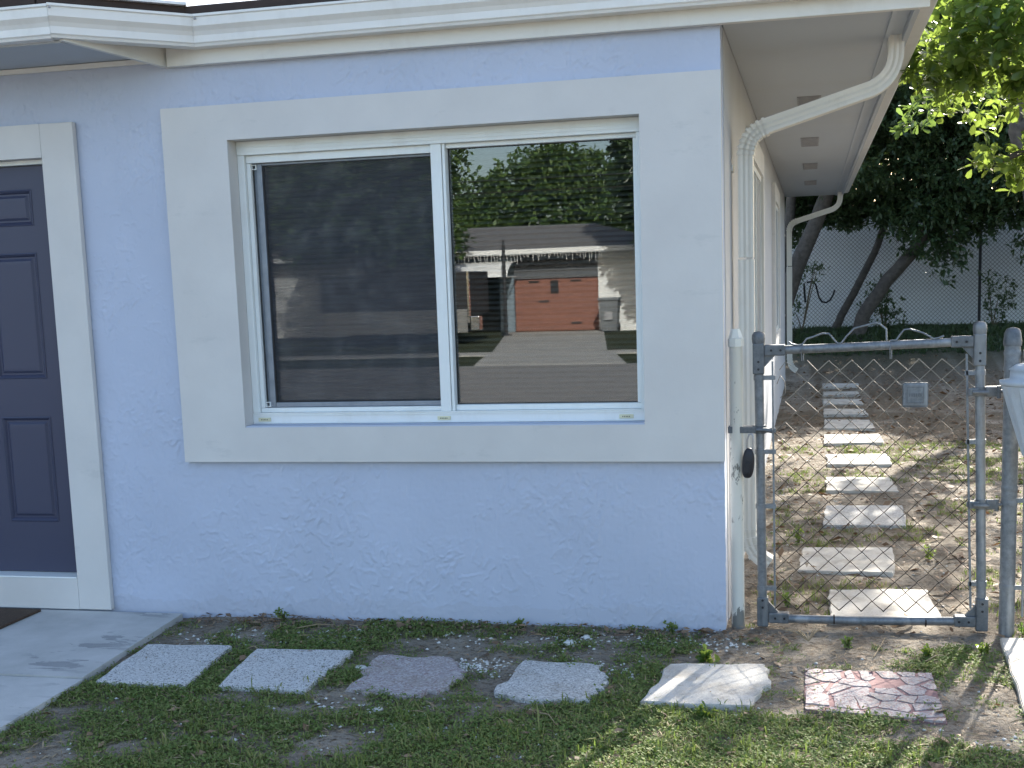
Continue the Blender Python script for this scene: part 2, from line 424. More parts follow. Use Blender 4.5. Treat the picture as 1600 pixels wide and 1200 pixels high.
G = np_mesh('ground', V, np.stack([I, I+1, I+nx+1, I+nx], -1), M['ground'], smooth=True)
a = G.data.attributes.new('veg', 'FLOAT', 'POINT'); a.data.foreach_set('value', veg(X, Y).ravel().astype(np.float32))
lawn = (1-sstep(-11, -9, Y))+sstep(15.6, 16.6, Y+.5*fbm(X, Y, 5))+sstep(12, 16, np.abs(X))*.8
a = G.data.attributes.new('lawn', 'FLOAT', 'POINT'); a.data.foreach_set('value', np.clip(lawn, 0, 1).ravel().astype(np.float32))
tag(G, kind='structure')

# street side behind the camera (seen mirrored in the window)
def sheet(name, poly, z, mat, th=.3):
    o = MB().prism(poly, z-th, z).build(name, mat); return tag(o, kind='structure')
sheet('road', [(-80, -17.4), (-80, -8.2), (60, -8.2), (60, -17.4)], .008, M['asphalt'])
drv = sheet('driveway', [(-8.75, -32.4), (-6.6, -21.9), (-6.45, -20.7), (-5.85, -17.45), (-2.95, -17.45), (-3.65, -20.7), (-4.0, -21.9), (-5.75, -32.4)], .016, M['drive'])
sheet('sidewalk', [(-80, -21.9), (-80, -20.75), (-6.47, -20.75), (-6.62, -21.9)], .012, M['drive'])
sheet('sidewalk', [(-3.98, -21.9), (-3.65, -20.75), (60, -20.75), (60, -21.9)], .012, M['drive'])
for k in range(4):
    y = -22.5-2.6*k
    xa_ = -8.75+(y+32.4)*.205; o = MB().box((xa_, y-.02, .013), (xa_+2.8, y+.02, .0185)).build('expansion_joint', M['slot'], drv)

# ------------------------------------------------------------------ the house
H = thing('house', 'pale blue stucco house with a grey framed window, navy door and white eaves', 'house', (0, 0, 0))
ZT = 2.652
def wall_front():
    m = MB(); x0, x1 = -12.0, -.004
    wx0, wx1, wz0, wz1 = -2.30, -.30, .88, 2.31
    dx0, dx1, dz1 = -4.16, -3.19, 2.26
    y0, y1 = .004, .22
    m.box((wx1, y0, -.25), (x1, y1, ZT)); m.box((wx0, y0, -.25), (wx1, y1, wz0)); m.box((wx0, y0, wz1), (wx1, y1, ZT))
    m.box((dx1, y0, -.25), (wx0, y1, ZT)); m.box((dx0, y0, dz1), (dx1, y1, ZT)); m.box((dx0, y0, -.25), (dx1, y1, .15))
    m.box((x0, y0, -.25), (dx0, y1, ZT))
    return m
bmw = bmesh.new(); mw = wall_front()
vsx = [bmw.verts.new(v) for v in mw.v]
for f in mw.f: bmw.faces.new([vsx[i] for i in f])
bmesh.ops.remove_doubles(bmw, verts=bmw.verts, dist=1e-5)
MB().bm(bmw).build('front_wall', M['stucco'], H)
HY = 13.2
def relief(x, z):
    u = x+(fbm(x*7, z*7, 70, 3)-.5)*.10; v = z+(fbm(x*7, z*7, 80, 3)-.5)*.10
    calm = .25+.75*sstep(.42, .58, fbm(x*1.7, z*1.7, 90, 3)); calm *= 1-.75*sstep(.16, .04, z)
    a = fbm(u*20, v*15, 101, 4); pl = sstep(.485, .505, a)*(1-.8*sstep(.53, .60, a))
    b = fbm(u*40, v*28, 111, 3); reg = sstep(.46, .58, fbm(x*3.1, z*3.1, 95, 3)); pl2 = sstep(.52, .55, b)*(1-.6*sstep(.58, .66, b))
    st = fbm(x*34+fbm(x*3, z*3, 7, 2)*1.5, z*2.2, 121, 3); vs_ = np.exp(-((st-.5)/.012)**2)*sstep(.44, .58, fbm(x*2.3, z*2.0, 131, 2))
    return (pl*calm*.0032+pl2*reg*.0030-vs_*.0035+(fbm(x*60, z*60, 141, 2)-.5)*.0022+(fbm(x*1.3, z*1.3, 151, 3)-.5)*.006)
def coat():
    st = .0058; xs_ = np.arange(-4.9, .0001, st); xs_[-1] = 0.0; zs_ = np.arange(-.04, 2.64, st)
    X_, Z_ = np.meshgrid(xs_, zs_); h = relief(X_, Z_); Y_ = .0035-h
    nx_, nz_ = len(xs_), len(zs_); V_a = np.stack([X_, Y_, Z_], -1).reshape(-1, 3)
    V_a[:, 0] += np.where(V_a[:, 0] > -.003, (fbm(V_a[:, 2]*30, V_a[:, 2]*3, 161, 3)-.5)*.006+.001, 0)
    I_ = (np.arange(nz_-1)[:, None]*nx_+np.arange(nx_-1)[None]).ravel()
    cx_ = V_a[I_, 0]+st/2; cz_ = V_a[I_, 2]+st/2
    hole = ((cx_ > -2.54) & (cz_ > .79) & (cz_ < 2.395) & (cx_ < .2)) | ((cx_ > -4.29) & (cx_ < -3.055) & (cz_ < 2.365))
    I_ = I_[~hole]; F_ = np.stack([I_, I_+1, I_+nx_+1, I_+nx_], -1)
    used = np.zeros(len(V_a), bool); used[F_.ravel()] = True; remap = np.cumsum(used)-1
    return np_mesh('stucco_coat', V_a[used], remap[F_], M['stucco'], H, smooth=True)
coat()
m = MB(); m.box((-.2, .222, -.25), (-.001, HY, ZT)); m.build('side_wall', M['stucco_side'], H)
m = MB(); m.box((-12, HY-.2, -.25), (-.202, HY-.001, ZT)); m.box((-12, .222, -.25), (-11.8, HY-.202, ZT)); m.build('back_wall', M['stucco_side'], H)
m = MB(); m.box((-5.5, 3.2, 0), (-.21, 3.3, 2.6)); m.box((-5.5, .23, .02), (-.21, 3.19, .05)); m.build('inner_wall', M['interior'], H)

# window surround (raised flat plaster band)
m = MB(); yo = -.034; ox0, ox1, oz0, oz1 = -2.568, .004, .766, 2.421; ix0, ix1, iz0, iz1 = -2.243, -.342, .931, 2.262
m.box((ox0, yo, oz0), (ix0, .0-.001, oz1)); m.box((ix1, yo, oz0), (ox1, -.001, oz1))
m.box((ix0, yo, oz0), (ix1, -.001, iz0)); m.box((ix0, yo, iz1), (ix1, -.001, oz1))
# reveals
m.box((ix0-.05, -.001, iz0-.05), (ix0, .19, iz1+.05)); m.box((ix1, -.001, iz0-.05), (ix1+.05, .19, iz1+.05))
m.box((ix0, -.001, iz0-.05), (ix1, .19, iz0)); m.box((ix0, -.001, iz1), (ix1, .19, iz1+.05))
m.build('window_surround', M['trim'], H)
# thin shadow-less sill paint strip under the frame
MB().box((ix0+.002, -.030, iz0-.0), (ix1-.002, .06, iz0+.006)).build('sill', M['stucco'], H)

# window : part of the house, its pieces sub-parts
def wbar(m, x0, x1, z0, z1, y0, y1, bev=.003): m.box((x0, y0, z0), (x1, y1, z1), bev)
fx0, fx1, fz0, fz1 = ix0+.001, ix1-.001, iz0+.007, iz1-.001
mf = MB()
wbar(mf, fx0, fx1, fz1-.062, fz1, .055, .17)                 # head
wbar(mf, fx0, fx1, fz0, fz0+.052, .055, .17)                 # bottom track
wbar(mf, fx0, fx0+.034, fz0+.052, fz1-.062, .060, .17)
wbar(mf, fx1-.026, fx1, fz0+.052, fz1-.062, .060, .17)
WN = mf.build('window', M['frame'], H)
for z, h_ in ((fz1-.046, .004), (fz1-.030, .004), (fz0+.049, .004), (fz0+.040, .002)): MB().box((fx0+.01, .051, z), (fx1-.01, .0565, z+h_)).build('frame_lip', M['frame'], WN)
MUL0, MUL1 = -1.302, -1.236
m = MB(); wbar(m, MUL0, MUL1-.016, fz0+.052, fz1-.062, .064, .15); wbar(m, MUL1-.014, MUL1, fz0+.052, fz1-.062, .070, .15)
m.build('mullion', M['frame'], WN)
# right fixed light
gz0, gz1 = fz0+.052, fz1-.062
m = MB(); wbar(m, MUL1+.001, fx1-.027, gz1-.020, gz1-.0005, .085, .14); wbar(m, MUL1+.001, fx1-.027, gz0+.0005, gz0+.026, .085, .14)
wbar(m, fx1-.044, fx1-.027, gz0+.027, gz1-.021, .085, .14); m.build('glazing_bead', M['frame'], WN)
m = MB(); m.box((MUL1+.001, .12, gz0+.02), (fx1-.04, .126, gz1-.01)); m.build('pane', M['glass'], WN)
m = MB(); e = .004
m.box((MUL1+.002, .117, gz0+.026), (MUL1+.002+e, .1195, gz1-.02)); m.box((fx1-.044-e, .117, gz0+.026), (fx1-.044, .1195, gz1-.02))
m.box((MUL1+.006, .117, gz0+.026), (fx1-.048, .1195, gz0+.026+e)); m.box((MUL1+.006, .117, gz1-.02-e), (fx1-.048, .1195, gz1-.02)); m.build('gasket', M['gasket'], WN)
# left sliding light : white outer rails, grey screen frame, screen, pane
lx0, lx1 = fx0+.035, MUL0-.001
m = MB(); wbar(m, lx0, lx1, gz1-.036, gz1-.0005, .080, .105); wbar(m, lx0, lx1, gz0+.0005, gz0+.022, .080, .105)
wbar(m, lx0, lx0+.020, gz0+.023, gz1-.037, .080, .105); m.build('sash', M['frame'], WN)
m = MB(); s0, s1, t0, t1 = lx0+.021, lx1, gz0+.023, gz1-.037
wbar(m, s0, s0+.014, t0, t1, .118, .135, .001); wbar(m, s0+.017, s0+.044, t0, t1, .106, .130, .002)
wbar(m, s0+.045, s1, t0, t0+.022, .106, .130, .002); wbar(m, s0+.045, s1, t1-.010, t1, .106, .130, .002)
m.build('screen_frame', M['track'], WN)
m = MB(); q0, q1, r0, r1 = s0+.045, s1-.001, t0+.023, t1-.011
m.box((q0, .118, r0), (q1, .1185, r1)); m.build('insect_screen', M['screen'], WN)
m = MB(); m.box((q0-.01, .136, r0-.01), (q1, .142, r1)); m.build('pane', M['glass'], WN)
m = MB(); m.box((q0, .112, r0), (q0+.006, .117, r1)); m.box((q0+.006, .112, r0), (q1, .117, r0+.004)); m.box((q1-.004, .112, r0+.004), (q1, .117, r1)); m.build('gasket', M['gasket'], WN)
for z in (t1-.028, t0+.003):                                  # square corner clips
    m = MB(); x = s0-.004; w = .024; k = .004
    m.box((x, .098, z), (x+k, .106, z+w)); m.box((x+w-k, .098, z), (x+w, .106, z+w)); m.box((x+k, .098, z), (x+w-k, .106, z+k)); m.box((x+k, .098, z+w-k), (x+w-k, .106, z+w))
    m.build('corner_clip', M['frame'], WN)
for x in (-2.18, -1.285, -.435):                              # yellowed weep-hole covers
    o = MB().box((x-.032, .050, fz0+.012), (x+.032, .0545, fz0+.030), .002).build('weep_cover', M['label_yel'], WN)
    m = MB()
    for i in range(5): m.box((x-.018+i*.0075, .0490, fz0+.018), (x-.014+i*.0075, .0502, fz0+.023))
    m.build('weep_slot', M['slot'], WN)
# blind hanging behind the glass
B = thing('window_blind', 'closed grey horizontal slat blind hanging behind the glass of the big window', 'blind', (-1.29, .22, 2.2))
sl_m = MB(); L = .93
prof = [(-.0135, -.0035), (-.007, .0), (0, .0012), (.007, .0), (.0135, -.0035)]
vs = []
for xx in (-L, L):
    for p, q in prof: vs.append((xx, q, p))
sl_m.add(vs, [(i, i+1, i+6, i+5) for i in range(4)], True)
slat0 = None
nz = int((2.2-.96)/.0245)
for i in range(nz):
    if slat0 is None:
        slat0 = sl_m.build('slat', M['blind'], B); o = slat0
    else:
        o = slat0.copy(); COL.objects.link(o)
    o.location = (random.uniform(-.002, .002), 0, -.03-i*.0245); o.rotation_euler = (math.radians(60+random.uniform(-4, 4)), random.uniform(-.0012, .0012), 0)
MB().box((-L, -.02, -.015), (L, .02, .02)).build('head_rail', M['blind'], B)
for x in (-.75, -.25, .25, .75): MB().box((x-.001, -.001, -1.24), (x+.001, .001, 0)).build('ladder_cord', M['blind'], B)

# door
m = MB(); tx1, tx0, tz1 = -3.029, -4.32, 2.392; jx1, jx0, jz1, jz0 = -3.205, -4.125, 2.236, .186
m.box((jx1, -.034, .02), (tx1, -.001, tz1), .004); m.box((tx0, -.034, .02), (jx0, -.001, tz1), .004)
m.box((jx0, -.034, jz1), (jx1, -.001, tz1)); m.box((jx0, -.034, .02), (jx1, -.001, jz0-.01))
m.box((jx1, -.001, .1), (jx1+.03, .16, jz1+.03)); m.box((jx0-.03, -.001, .1), (jx0, .16, jz1+.03)); m.box((jx0, -.001, jz1), (jx1, .16, jz1+.03))
m.box((jx0, -.001, jz0-.06), (jx1, .16, jz0-.01)); m.build('door_surround', M['trim'], H)
m = MB(); m.box((jx0+.002, .030, jz1-.022), (jx1-.002, .075, jz1-.001), .002); m.box((jx1-.014, .030, jz0), (jx1-.001, .075, jz1-.023), .001)
m.box((jx0+.001, .030, jz0), (jx0+.014, .075, jz1-.023), .001); m.box((jx0+.002, -.036, jz0-.0095), (jx1-.002, .12, jz0-.001), .002); m.build('door_frame', M['frame'], H)
d0, d1, e0, e1 = jx0+.016, jx1-.016, jz0+.002, jz1-.025
DY = .058
cols = [(d0+.115, d0+.395), (d1-.395, d1-.115)]
rows = [(.448, .985), (1.175, 1.795), (1.925, 2.10)]
m = MB(); m.box((d0, DY+.012, e0), (d1, DY+.045, e1))
xsd = [d0, cols[0][0], cols[0][1], cols[1][0], cols[1][1], d1]; zsd = [e0]+[z for r in rows for z in r]+[e1]
for i in range(5):
    for j in range(7):
        if i in (1, 3) and j in (1, 3, 5): continue
        m.box((xsd[i], DY, zsd[j]), (xsd[i+1], DY+.0118, zsd[j+1]))
D = m.build('door', M['door'], H)
for (a0, a1) in cols:
    for (b0, b1) in rows:
        m = MB()
        def ring(ins, y): return [(a0+ins, y, b0+ins), (a1-ins, y, b0+ins), (a1-ins, y, b1-ins), (a0+ins, y, b1-ins)]
        rings = [ring(0, DY-.002), ring(.006, DY-.0045), ring(.014, DY+.002), ring(.020, DY+.0105), ring(.028, DY+.0105), ring(.040, DY+.003), ring(.052, DY+.0025)]
        vs = [v for r in rings for v in r]; fs = []
        for k in range(len(rings)-1):
            for c in range(4): fs.append((k*4+c, k*4+(c+1) % 4, k*4+4+(c+1) % 4, k*4+4+c))
        fs.append(tuple(range(len(vs)-4, len(vs)))); m.add(vs, fs); m.build('panel', M['door'], D)
MB().lathe([(.028, 0), (.028, .006), (.012, .01), (.012, .035), (.027, .045), (.03, .062), (.02, .078), (.002, .082)], n=16).build('handle', M['steel'], D)
hh = [o for o in D.children if o.name.startswith('handle')][0]; hh.rotation_euler = (math.radians(90), 0, 0); hh.location = (d0+.07, DY, 1.08)

# frieze board, soffits, gutter
m = MB(); m.box((-2.512, -.046, 2.604), (.835, -.002, 2.76), .003); m.build('frieze_board', M['frieze'], H)
# porch return board and its soffit (porch roof stands forward to the left)
a_, b_ = (-2.514, -.002), (-2.745, -.515)
m = MB(); m.add([(a_[0], a_[1], 2.604), (b_[0], b_[1], 2.660), (b_[0], b_[1], 2.667), (a_[0], a_[1], 2.72), (a_[0]-.022, a_[1], 2.604), (b_[0]-.022, b_[1]+.01, 2.660), (b_[0]-.022, b_[1]+.01, 2.667), (a_[0]-.022, a_[1], 2.72)],
 [(0, 3, 2, 1), (4, 5, 6, 7), (0, 1, 5, 4), (1, 2, 6, 5), (2, 3, 7, 6), (3, 0, 4, 7)]); m.build('frieze_board', M['frieze'], H)
m = MB(); m.prism([(-2.545, -.001), (-2.77, -.495), (-12, -.495), (-12, -.001)], 2.656, 2.666); m.build('porch_soffit', M['soffit'], H)
m = MB(); m.box((-12, -.022, 2.630), (-2.54, -.001, 2.654), .004); m.build('soffit_moulding', M['frieze'], H)
m = MB(); m.box((.002, -.001, 2.632), (.775, HY+.25, 2.66)); m.build('side_soffit', M['soffit'], H)
m = MB(); m.box((.70, -.001, 2.622), (.722, HY+.25, 2.6315)); m.build('soffit_moulding', M['soffit'], H)
m = MB(); m.box((.776, -.001, 2.60), (.800, HY+.25, 2.76), .003); m.build('side_fascia', M['soffit'], H)
for y in (3.0, 5.5, 8.05, 10.6):
    v = MB(); v.box((.285, y-.36, 2.626), (.430, y+.36, 2.6315)); v = v.build('soffit_vent', M['vent'], H)
    m = MB()
    for i in range(12): m.box((.295, y-.34+i*.057, 2.621), (.42, y-.31+i*.057, 2.6258))
    m.build('louvre', M['vent'], v)
# K-style gutter profile as (out, z): back, bottom, ogee front, lip
GP = [(0.0, 0.0), (.070, 0.0), (.075, .010), (.082, .016), (.083, .045), (.092, .062), (.110, .082), (.112, .118), (.120, .122), (.120, .132), (.106, .132), (.104, .120), (.100, .085), (.080, .062), (.074, .045), (.073, .018), (.068, .006), (.004, .006), (.004, .128), (0.0, .128)]
def sweep_gutter(path, z, name):
    """path : list of (x,y, nx,ny) with mitred outward offsets"""
    m = MB(); n = len(GP); vs = []
    for (x, y, ux, uy) in path:
        for o, h in GP: vs.append((x+ux*o, y+uy*o, z+h))
    fs = []
    for i in range(len(path)-1):
        for k in range(n):
            a, b = i*n+k, i*n+(k+1) % n; fs.append((a, b, b+n, a+n))
    fs.append(tuple(range(n))); fs.append(tuple(range(len(vs)-1, len(vs)-n-1, -1)))
    m.add(vs, fs); return m.build(name, M['gutter'], H)
zg = 2.668
t = math.tan(math.radians(22.5))
g = sweep_gutter([(-9, -.56, 0, -1), (-2.62, -.56, -t*0+.0, -1), ], zg, 'gutter')
bpy.data.objects.remove(g)
# corner points of the gutter back line : along X, 45 degree cut, along X
pA = (.92, -.048); pB = (-2.36, -.048); pC = (-2.80, -.488); pD = (-9.0, -.488)
def mit(n1, n2):
    v = Vector(n1)+Vector(n2); v = v/ (1+Vector(n1).dot(Vector(n2))); return v
nX = Vector((0, -1)); nDg = Vector((math.sin(math.radians(45)), -math.cos(math.radians(45))))
mBv = mit(nX, nDg); mCv = mit(nDg, nX)
sweep_gutter([(pA[0], pA[1], 0, -1), (pB[0], pB[1], mBv.x, mBv.y)], zg, 'gutter')
sweep_gutter([(pB[0]-.001, pB[1], mBv.x, mBv.y), (pC[0], pC[1], mCv.x, mCv.y)], zg, 'gutter')
sweep_gutter([(pC[0]-.001, pC[1], mCv.x, mCv.y), (pD[0], pD[1], 0, -1)], zg-.004, 'gutter')
sweep_gutter([(.802, HY+.3, 1, 0), (.802, -.16, 1, 0)], 2.652, 'gutter')
for (x, y) in ((pB[0]+mBv.x*.121, pB[1]+mBv.y*.121), (pC[0]+mCv.x*.121, pC[1]+mCv.y*.121)):
    m = MB(); m.lathe([(.006, -.004), (.006, .0), (.003, .003)], (0, 0, 0), 8); o = m.build('rivet', M['vent'], H); o.location = (x+.012, y-.001, zg+.112); o.rotation_euler = (math.radians(90), 0, 0)
# infill between soffit and porch gutter
m = MB(); m.prism([(-2.538, -.04), (-2.538, -.30), (-2.80, -.486), (-12, -.486), (-12, -.04)], 2.701, 2.74); m.build('porch_deck', M['soffit'], H)
# roof : low hip with shingles, drip edge, dark exposed underlay at the valley
rz = 2.825
rp = [(.90, -.10), (.90, HY+.35), (-12.2, HY+.35), (-12.2, -.56), (-2.83, -.56), (-2.38, -.10)]
zr = 4.35; r1, r2 = (-4.6, 5.4), (-4.6, 8.0)
m = MB()
vs = [(x, y, rz) for x, y in rp]+[(r1[0], r1[1], zr), (r2[0], r2[1], zr), (-9, 6.6, zr)]
m.add(vs, [(0, 1, 7, 6), (1, 2, 8, 7), (2, 3, 8), (3, 4, 6, 8), (4, 5, 6), (5, 0, 6), (8, 6, 7)])
m.add([(x, y, z-.03) for x, y, z in vs], [(6, 7, 1, 0), (7, 8, 2, 1), (8, 3, 2), (8, 6, 4, 3), (6, 5, 4), (6, 0, 5), (7, 6, 8)])
m.build('roof', M['roofmetal'], H)
m = MB()
for k in range(len(rp)):
    (xa, ya), (xb, yb) = rp[k], rp[(k+1) % len(rp)]
    m.tube([(xa, ya, rz-.012), (xb, yb, rz-.012)], .012, 4, rect=(.012, .034), sm=False)
m.build('drip_edge', M['brownroof'], H)
m = MB(); m.prism([(-9, -.585), (-2.815, -.585), (-2.35, -.13), (-2.46, .05), (-2.9, -.36), (-9, -.36)], rz+.024, rz+.036); m.build('flashing', M['roofmetal'], H)

# side windows (seen edge on) and a conduit
for (y0, y1) in ((2.3, 4.0), (7.2, 8.8)):
    m = MB(); m.box((.0, y0-.16, .8), (.034, y0, 2.42)); m.box((.0, y1, .8), (.034, y1+.16, 2.42)); m.box((.0, y0, 2.26), (.034, y1, 2.42)); m.box((.0, y0, .8), (.034, y1, .96)); m.build('window_surround', M['trim'], H)
    m = MB(); m.box((.001, y0+.001, .961), (.016, y0+.04, 2.259)); m.box((.001, y1-.04, .961), (.016, y1-.001, 2.259)); m.box((.001, y0+.041, .961), (.016, y1-.041, 1.0)); m.box((.001, y0+.041, 2.22), (.016, y1-.041, 2.259)); m.box((.001, (y0+y1)/2-.02, 1.0), (.016, (y0+y1)/2+.02, 2.22))
    w = m.build('window', M['frame'], H); MB().box((.001, y0+.04, 1.0), (.008, y1-.04, 2.22)).build('pane', M['track'], w)
# downspouts
def downspout(y, xg, ztop, zbot, name='downspout'):
    hw, hd = .046, .035; xc = .066
    def arc(p0, p1, p2, n=7):
        p0, p1, p2 = map(Vector, (p0, p1, p2)); return [(p0*(1-t)**2+p1*2*t*(1-t)+p2*t*t) for t in [i/n for i in range(n+1)]]
    top = (xg, y, ztop)
    path = [top]+arc((xg, y, ztop-.09), (xg, y, ztop-.21), (xg-.11, y, ztop-.255))
    path += arc((xc+.10, y, 2.262), (xc, y, 2.235), (xc, y, 2.12))
    path += [(xc, y, 1.65)]
    mm = MB(); prev = None
    # fluted rectangular section
    sec = []
    for side in range(4):
        c = [(-1, -1), (1, -1), (1, 1), (-1, 1)]; a, b = c[side], c[(side+1) % 4]
        for k in range(6):
            t = k/6; px = (a[0]+(b[0]-a[0])*t)*hd; py = (a[1]+(b[1]-a[1])*t)*hw
            g = .0035 if k in (2, 4) else 0
            nx_, ny_ = (0, -1) if side == 0 else (1, 0) if side == 1 else (0, 1) if side == 2 else (-1, 0)
            sec.append((px-nx_*g, py-ny_*g))
    def swp(m, path, sc=1.0):
        P = [Vector(p) for p in path]; n = len(sec); vs = []
        for i, p in enumerate(P):
            t = (P[min(i+1, len(P)-1)]-P[max(i-1, 0)]).normalized()
            u = Vector((0, 1, 0)).cross(t).normalized()
            for a, b in sec: vs.append(p+u*a*sc+Vector((0, 1, 0))*b*sc)
        fs = [(i*n+k, i*n+(k+1) % n, (i+1)*n+(k+1) % n, (i+1)*n+k) for i in range(len(P)-1) for k in range(n)]
        fs += [tuple(range(n-1, -1, -1)), tuple(range(len(vs)-n, len(vs)))]; m.add(vs, fs)
    swp(mm, path)
    d = mm.build(name, M['downspout'], H)
    # pleats of the elbows as slightly larger collars
    el = arc((xc+.10, y, 2.262), (xc, y, 2.235), (xc, y, 2.12), 8)
    for i in range(0, 8):
        m2 = MB(); swp(m2, [el[i], el[i]+(el[i+1]-el[i])*.55], 1.15); m2.build('pleat', M['downspout'], d)
    m2 = MB(); swp(m2, [(xc, y, 1.64), (xc, y, zbot+.16)], 1.06); m2.build('lower_pipe', M['downspout'], d)
    e2 = arc((xc, y, zbot+.16), (xc, y, zbot+.05), (xc+.07, y-.0, zbot-.0), 9)
    m2 = MB(); swp(m2, e2+[(xc+.10, y, zbot-.02)], 1.0); m2.build('shoe', M['downspout'], d)
    for i in range(0, 8, 2):
        m2 = MB(); swp(m2, [e2[i], e2[i]+(e2[i+1]-e2[i])*.7], 1.15); m2.build('pleat', M['downspout'], d)
    for z in (2.06, .95):
        m2 = MB().box((.001, y-.05, z), (.008, y+.05, z+.03)); m2.build('strap', M['downspout'], d)
downspout(.75, .752, 2.655, .16)
downspout(HY-.35, .752, 2.655, .20)

# ------------------------------------------------------------------ walk, doormat
CW = tag(MB().prism([(-6.0, -.036), (-6.0, -1.046), (-2.565, -1.046), (-2.64, -.036)], -.10, .014).build('front_walk', M['concrete']), kind='structure')
tag(MB().prism([(-6.0, -1.058), (-6.0, -3.4), (-2.50, -3.4), (-2.56, -1.058)], -.10, .009).build('front_walk', M['concrete_rough']), kind='structure')
m = MB(); m.box((-4.2, -.46, .0145), (-3.395, -.075, .028), .005)
tag(m.build('doormat', M['doormat']), 'dark brown rectangular doormat on the concrete in front of the navy door', 'doormat')

# ------------------------------------------------------------------ pavers
def jitter(poly, n=5, amp=.006):
    out = []
    for i in range(len(poly)):
        a, b = Vector(poly[i]), Vector(poly[(i+1) % len(poly)])
        for k in range(n):
            p = a.lerp(b, k/n); e = 0 if k == 0 else amp
            out.append((p.x+random.uniform(-e, e), p.y+random.uniform(-e, e)))
    return out
def slab(poly, z, mat, name='paving_stone', th=.05, parent=None, amp=.006, tilt=(0, 0)):
    c = sum((Vector(p) for p in poly), Vector((0, 0)))/len(poly)
    pl = [(p[0]-c.x, p[1]-c.y) for p in jitter(poly, 6, amp)]
    bm = bmesh.new(); vb = [bm.verts.new((x, y, 0)) for x, y in pl]; f = bm.faces.new(vb)
    bmesh.ops.recalc_face_normals(bm, faces=[f])
    if f.normal.z < 0: f.normal_flip()
    r = bmesh.ops.extrude_face_region(bm, geom=[f]); 
    for v in [g for g in r['geom'] if isinstance(g, bmesh.types.BMVert)]: v.co.z -= th
    ed = [e for e in bm.edges if abs(e.verts[0].co.z) < 1e-6 and abs(e.verts[1].co.z) < 1e-6]
    bmesh.ops.bevel(bm, geom=ed, offset=.004, segments=2, affect='EDGES')
    bmesh.ops.recalc_face_normals(bm, faces=bm.faces)
    o = MB().bm(bm).build(name, mat, parent); o.location = (c.x, c.y, z); o.rotation_euler = (tilt[0], tilt[1], 0)
    return o
GF = 'square paving stones in a row along the front of the house'
PAV = []
def front(poly, z, mat, label, **k):
    o = slab(poly, z, mat, **k); tag(o, label, 'paving stone', GF); PAV.append(poly); return o
front([(-2.545, -.55), (-2.144, -.525), (-2.085, -1.08), (-2.49, -1.075)], .012, M['paver_grey'], 'clean grey aggregate paving stone right beside the concrete walk')
front([(-2.002, -.575), (-1.564, -.544), (-1.57, -1.076), (-1.945, -1.067)], .013, M['paver_grey'], 'grey aggregate paving stone second from the concrete walk', tilt=(.01, .005))
front([(-1.44, -.565), (-1.127, -.555), (-1.01, -.72), (-1.02, -.95), (-1.16, -1.09), (-1.42, -1.03)], .004, M['paver_warm'], 'worn mauve brown paving stone with ragged edges below the window', amp=.02)
front([(-.80, -.56), (-.47, -.60), (-.405, -.80), (-.44, -1.03), (-.70, -1.05), (-.83, -.97)], .005, M['paver_mixed'], 'round cornered grey paving stone half covered in sand', amp=.018)
front([(-.19, -.555), (.189, -.511), (.22, -.72), (.155, -1.03), (-.252, -1.03)], .008, M['paver_pale'], 'pale concrete paving stone striped by the shadows of the gate posts', amp=.012)
rpoly = [(.345, -.53), (.834, -.53), (.835, -1.09), (.348, -1.02)]
RS = thing('mosaic_paving_stone', 'red and white mosaic paving stone lying in front of the gate', 'paving stone', (.59, -.80, 0), group=GF)
PAV.append(rpoly); rpoly_l = [(x-.59, y+.80) for x, y in rpoly]
RS.location.z = -.013; o = slab(rpoly_l, .010, M['mortar_red'], 'mortar_bed', .05, RS, .004)
def clip(poly, p, n):
    out = []
    for i in range(len(poly)):
        a, b = Vector(poly[i]), Vector(poly[(i+1) % len(poly)]); da, db = (a-p).dot(n), (b-p).dot(n)
        if da <= 0: out.append(a)
        if da*db < 0: out.append(a.lerp(b, da/(da-db)))
    return out
random.seed(5)
seeds = []
while len(seeds) < 34:
    p = Vector((random.uniform(-.26, .26), random.uniform(-.30, .29)))
    if all(((p-q)*Vector((1, 1.15))).length > .06 if False else (p-q).length > random.choice([.04, .06, .085]) for q in seeds): seeds.append(p)
for i, p in enumerate(seeds):
    poly = [Vector(q)*.985 for q in rpoly_l]
    for j, q in enumerate(seeds):
        if i == j: continue
        n = (q-p).normalized(); gap = random.choice([.001, .002, .004, .009, .014])
        poly = clip(poly, (p+q)/2-n*gap, n)
        if len(poly) < 3: break
    if len(poly) < 3 or random.random() < .07: continue
    poly = jitter([(v.x, v.y) for v in poly], 3, .004)
    z = .0105; mz = random.uniform(.0125, .0145)
    bm = bmesh.new(); vb = [bm.verts.new((x, y, mz)) for x, y in poly]; f = bm.faces.new(vb)
    if f.normal.z < 0: f.normal_flip()
    f.normal_update()
    if f.normal.z < 0: f.normal_flip()
    r = bmesh.ops.extrude_face_region(bm, geom=[f])
    for v in [g for g in r['geom'] if isinstance(g, bmesh.types.BMVert)]: v.co.z = .004
    bmesh.ops.recalc_face_normals(bm, faces=bm.faces)
    MB().bm(bm).build('mosaic_piece', M['mosaic'], RS)
front([(1.15, -.03), (1.62, -.02), (1.60, -.97), (1.105, -.97)], .010, M['paver_pale'], 'large pale slab partly seen at the right, beside the hinge post')
GP2 = 'stepping stones of the side path behind the gate'
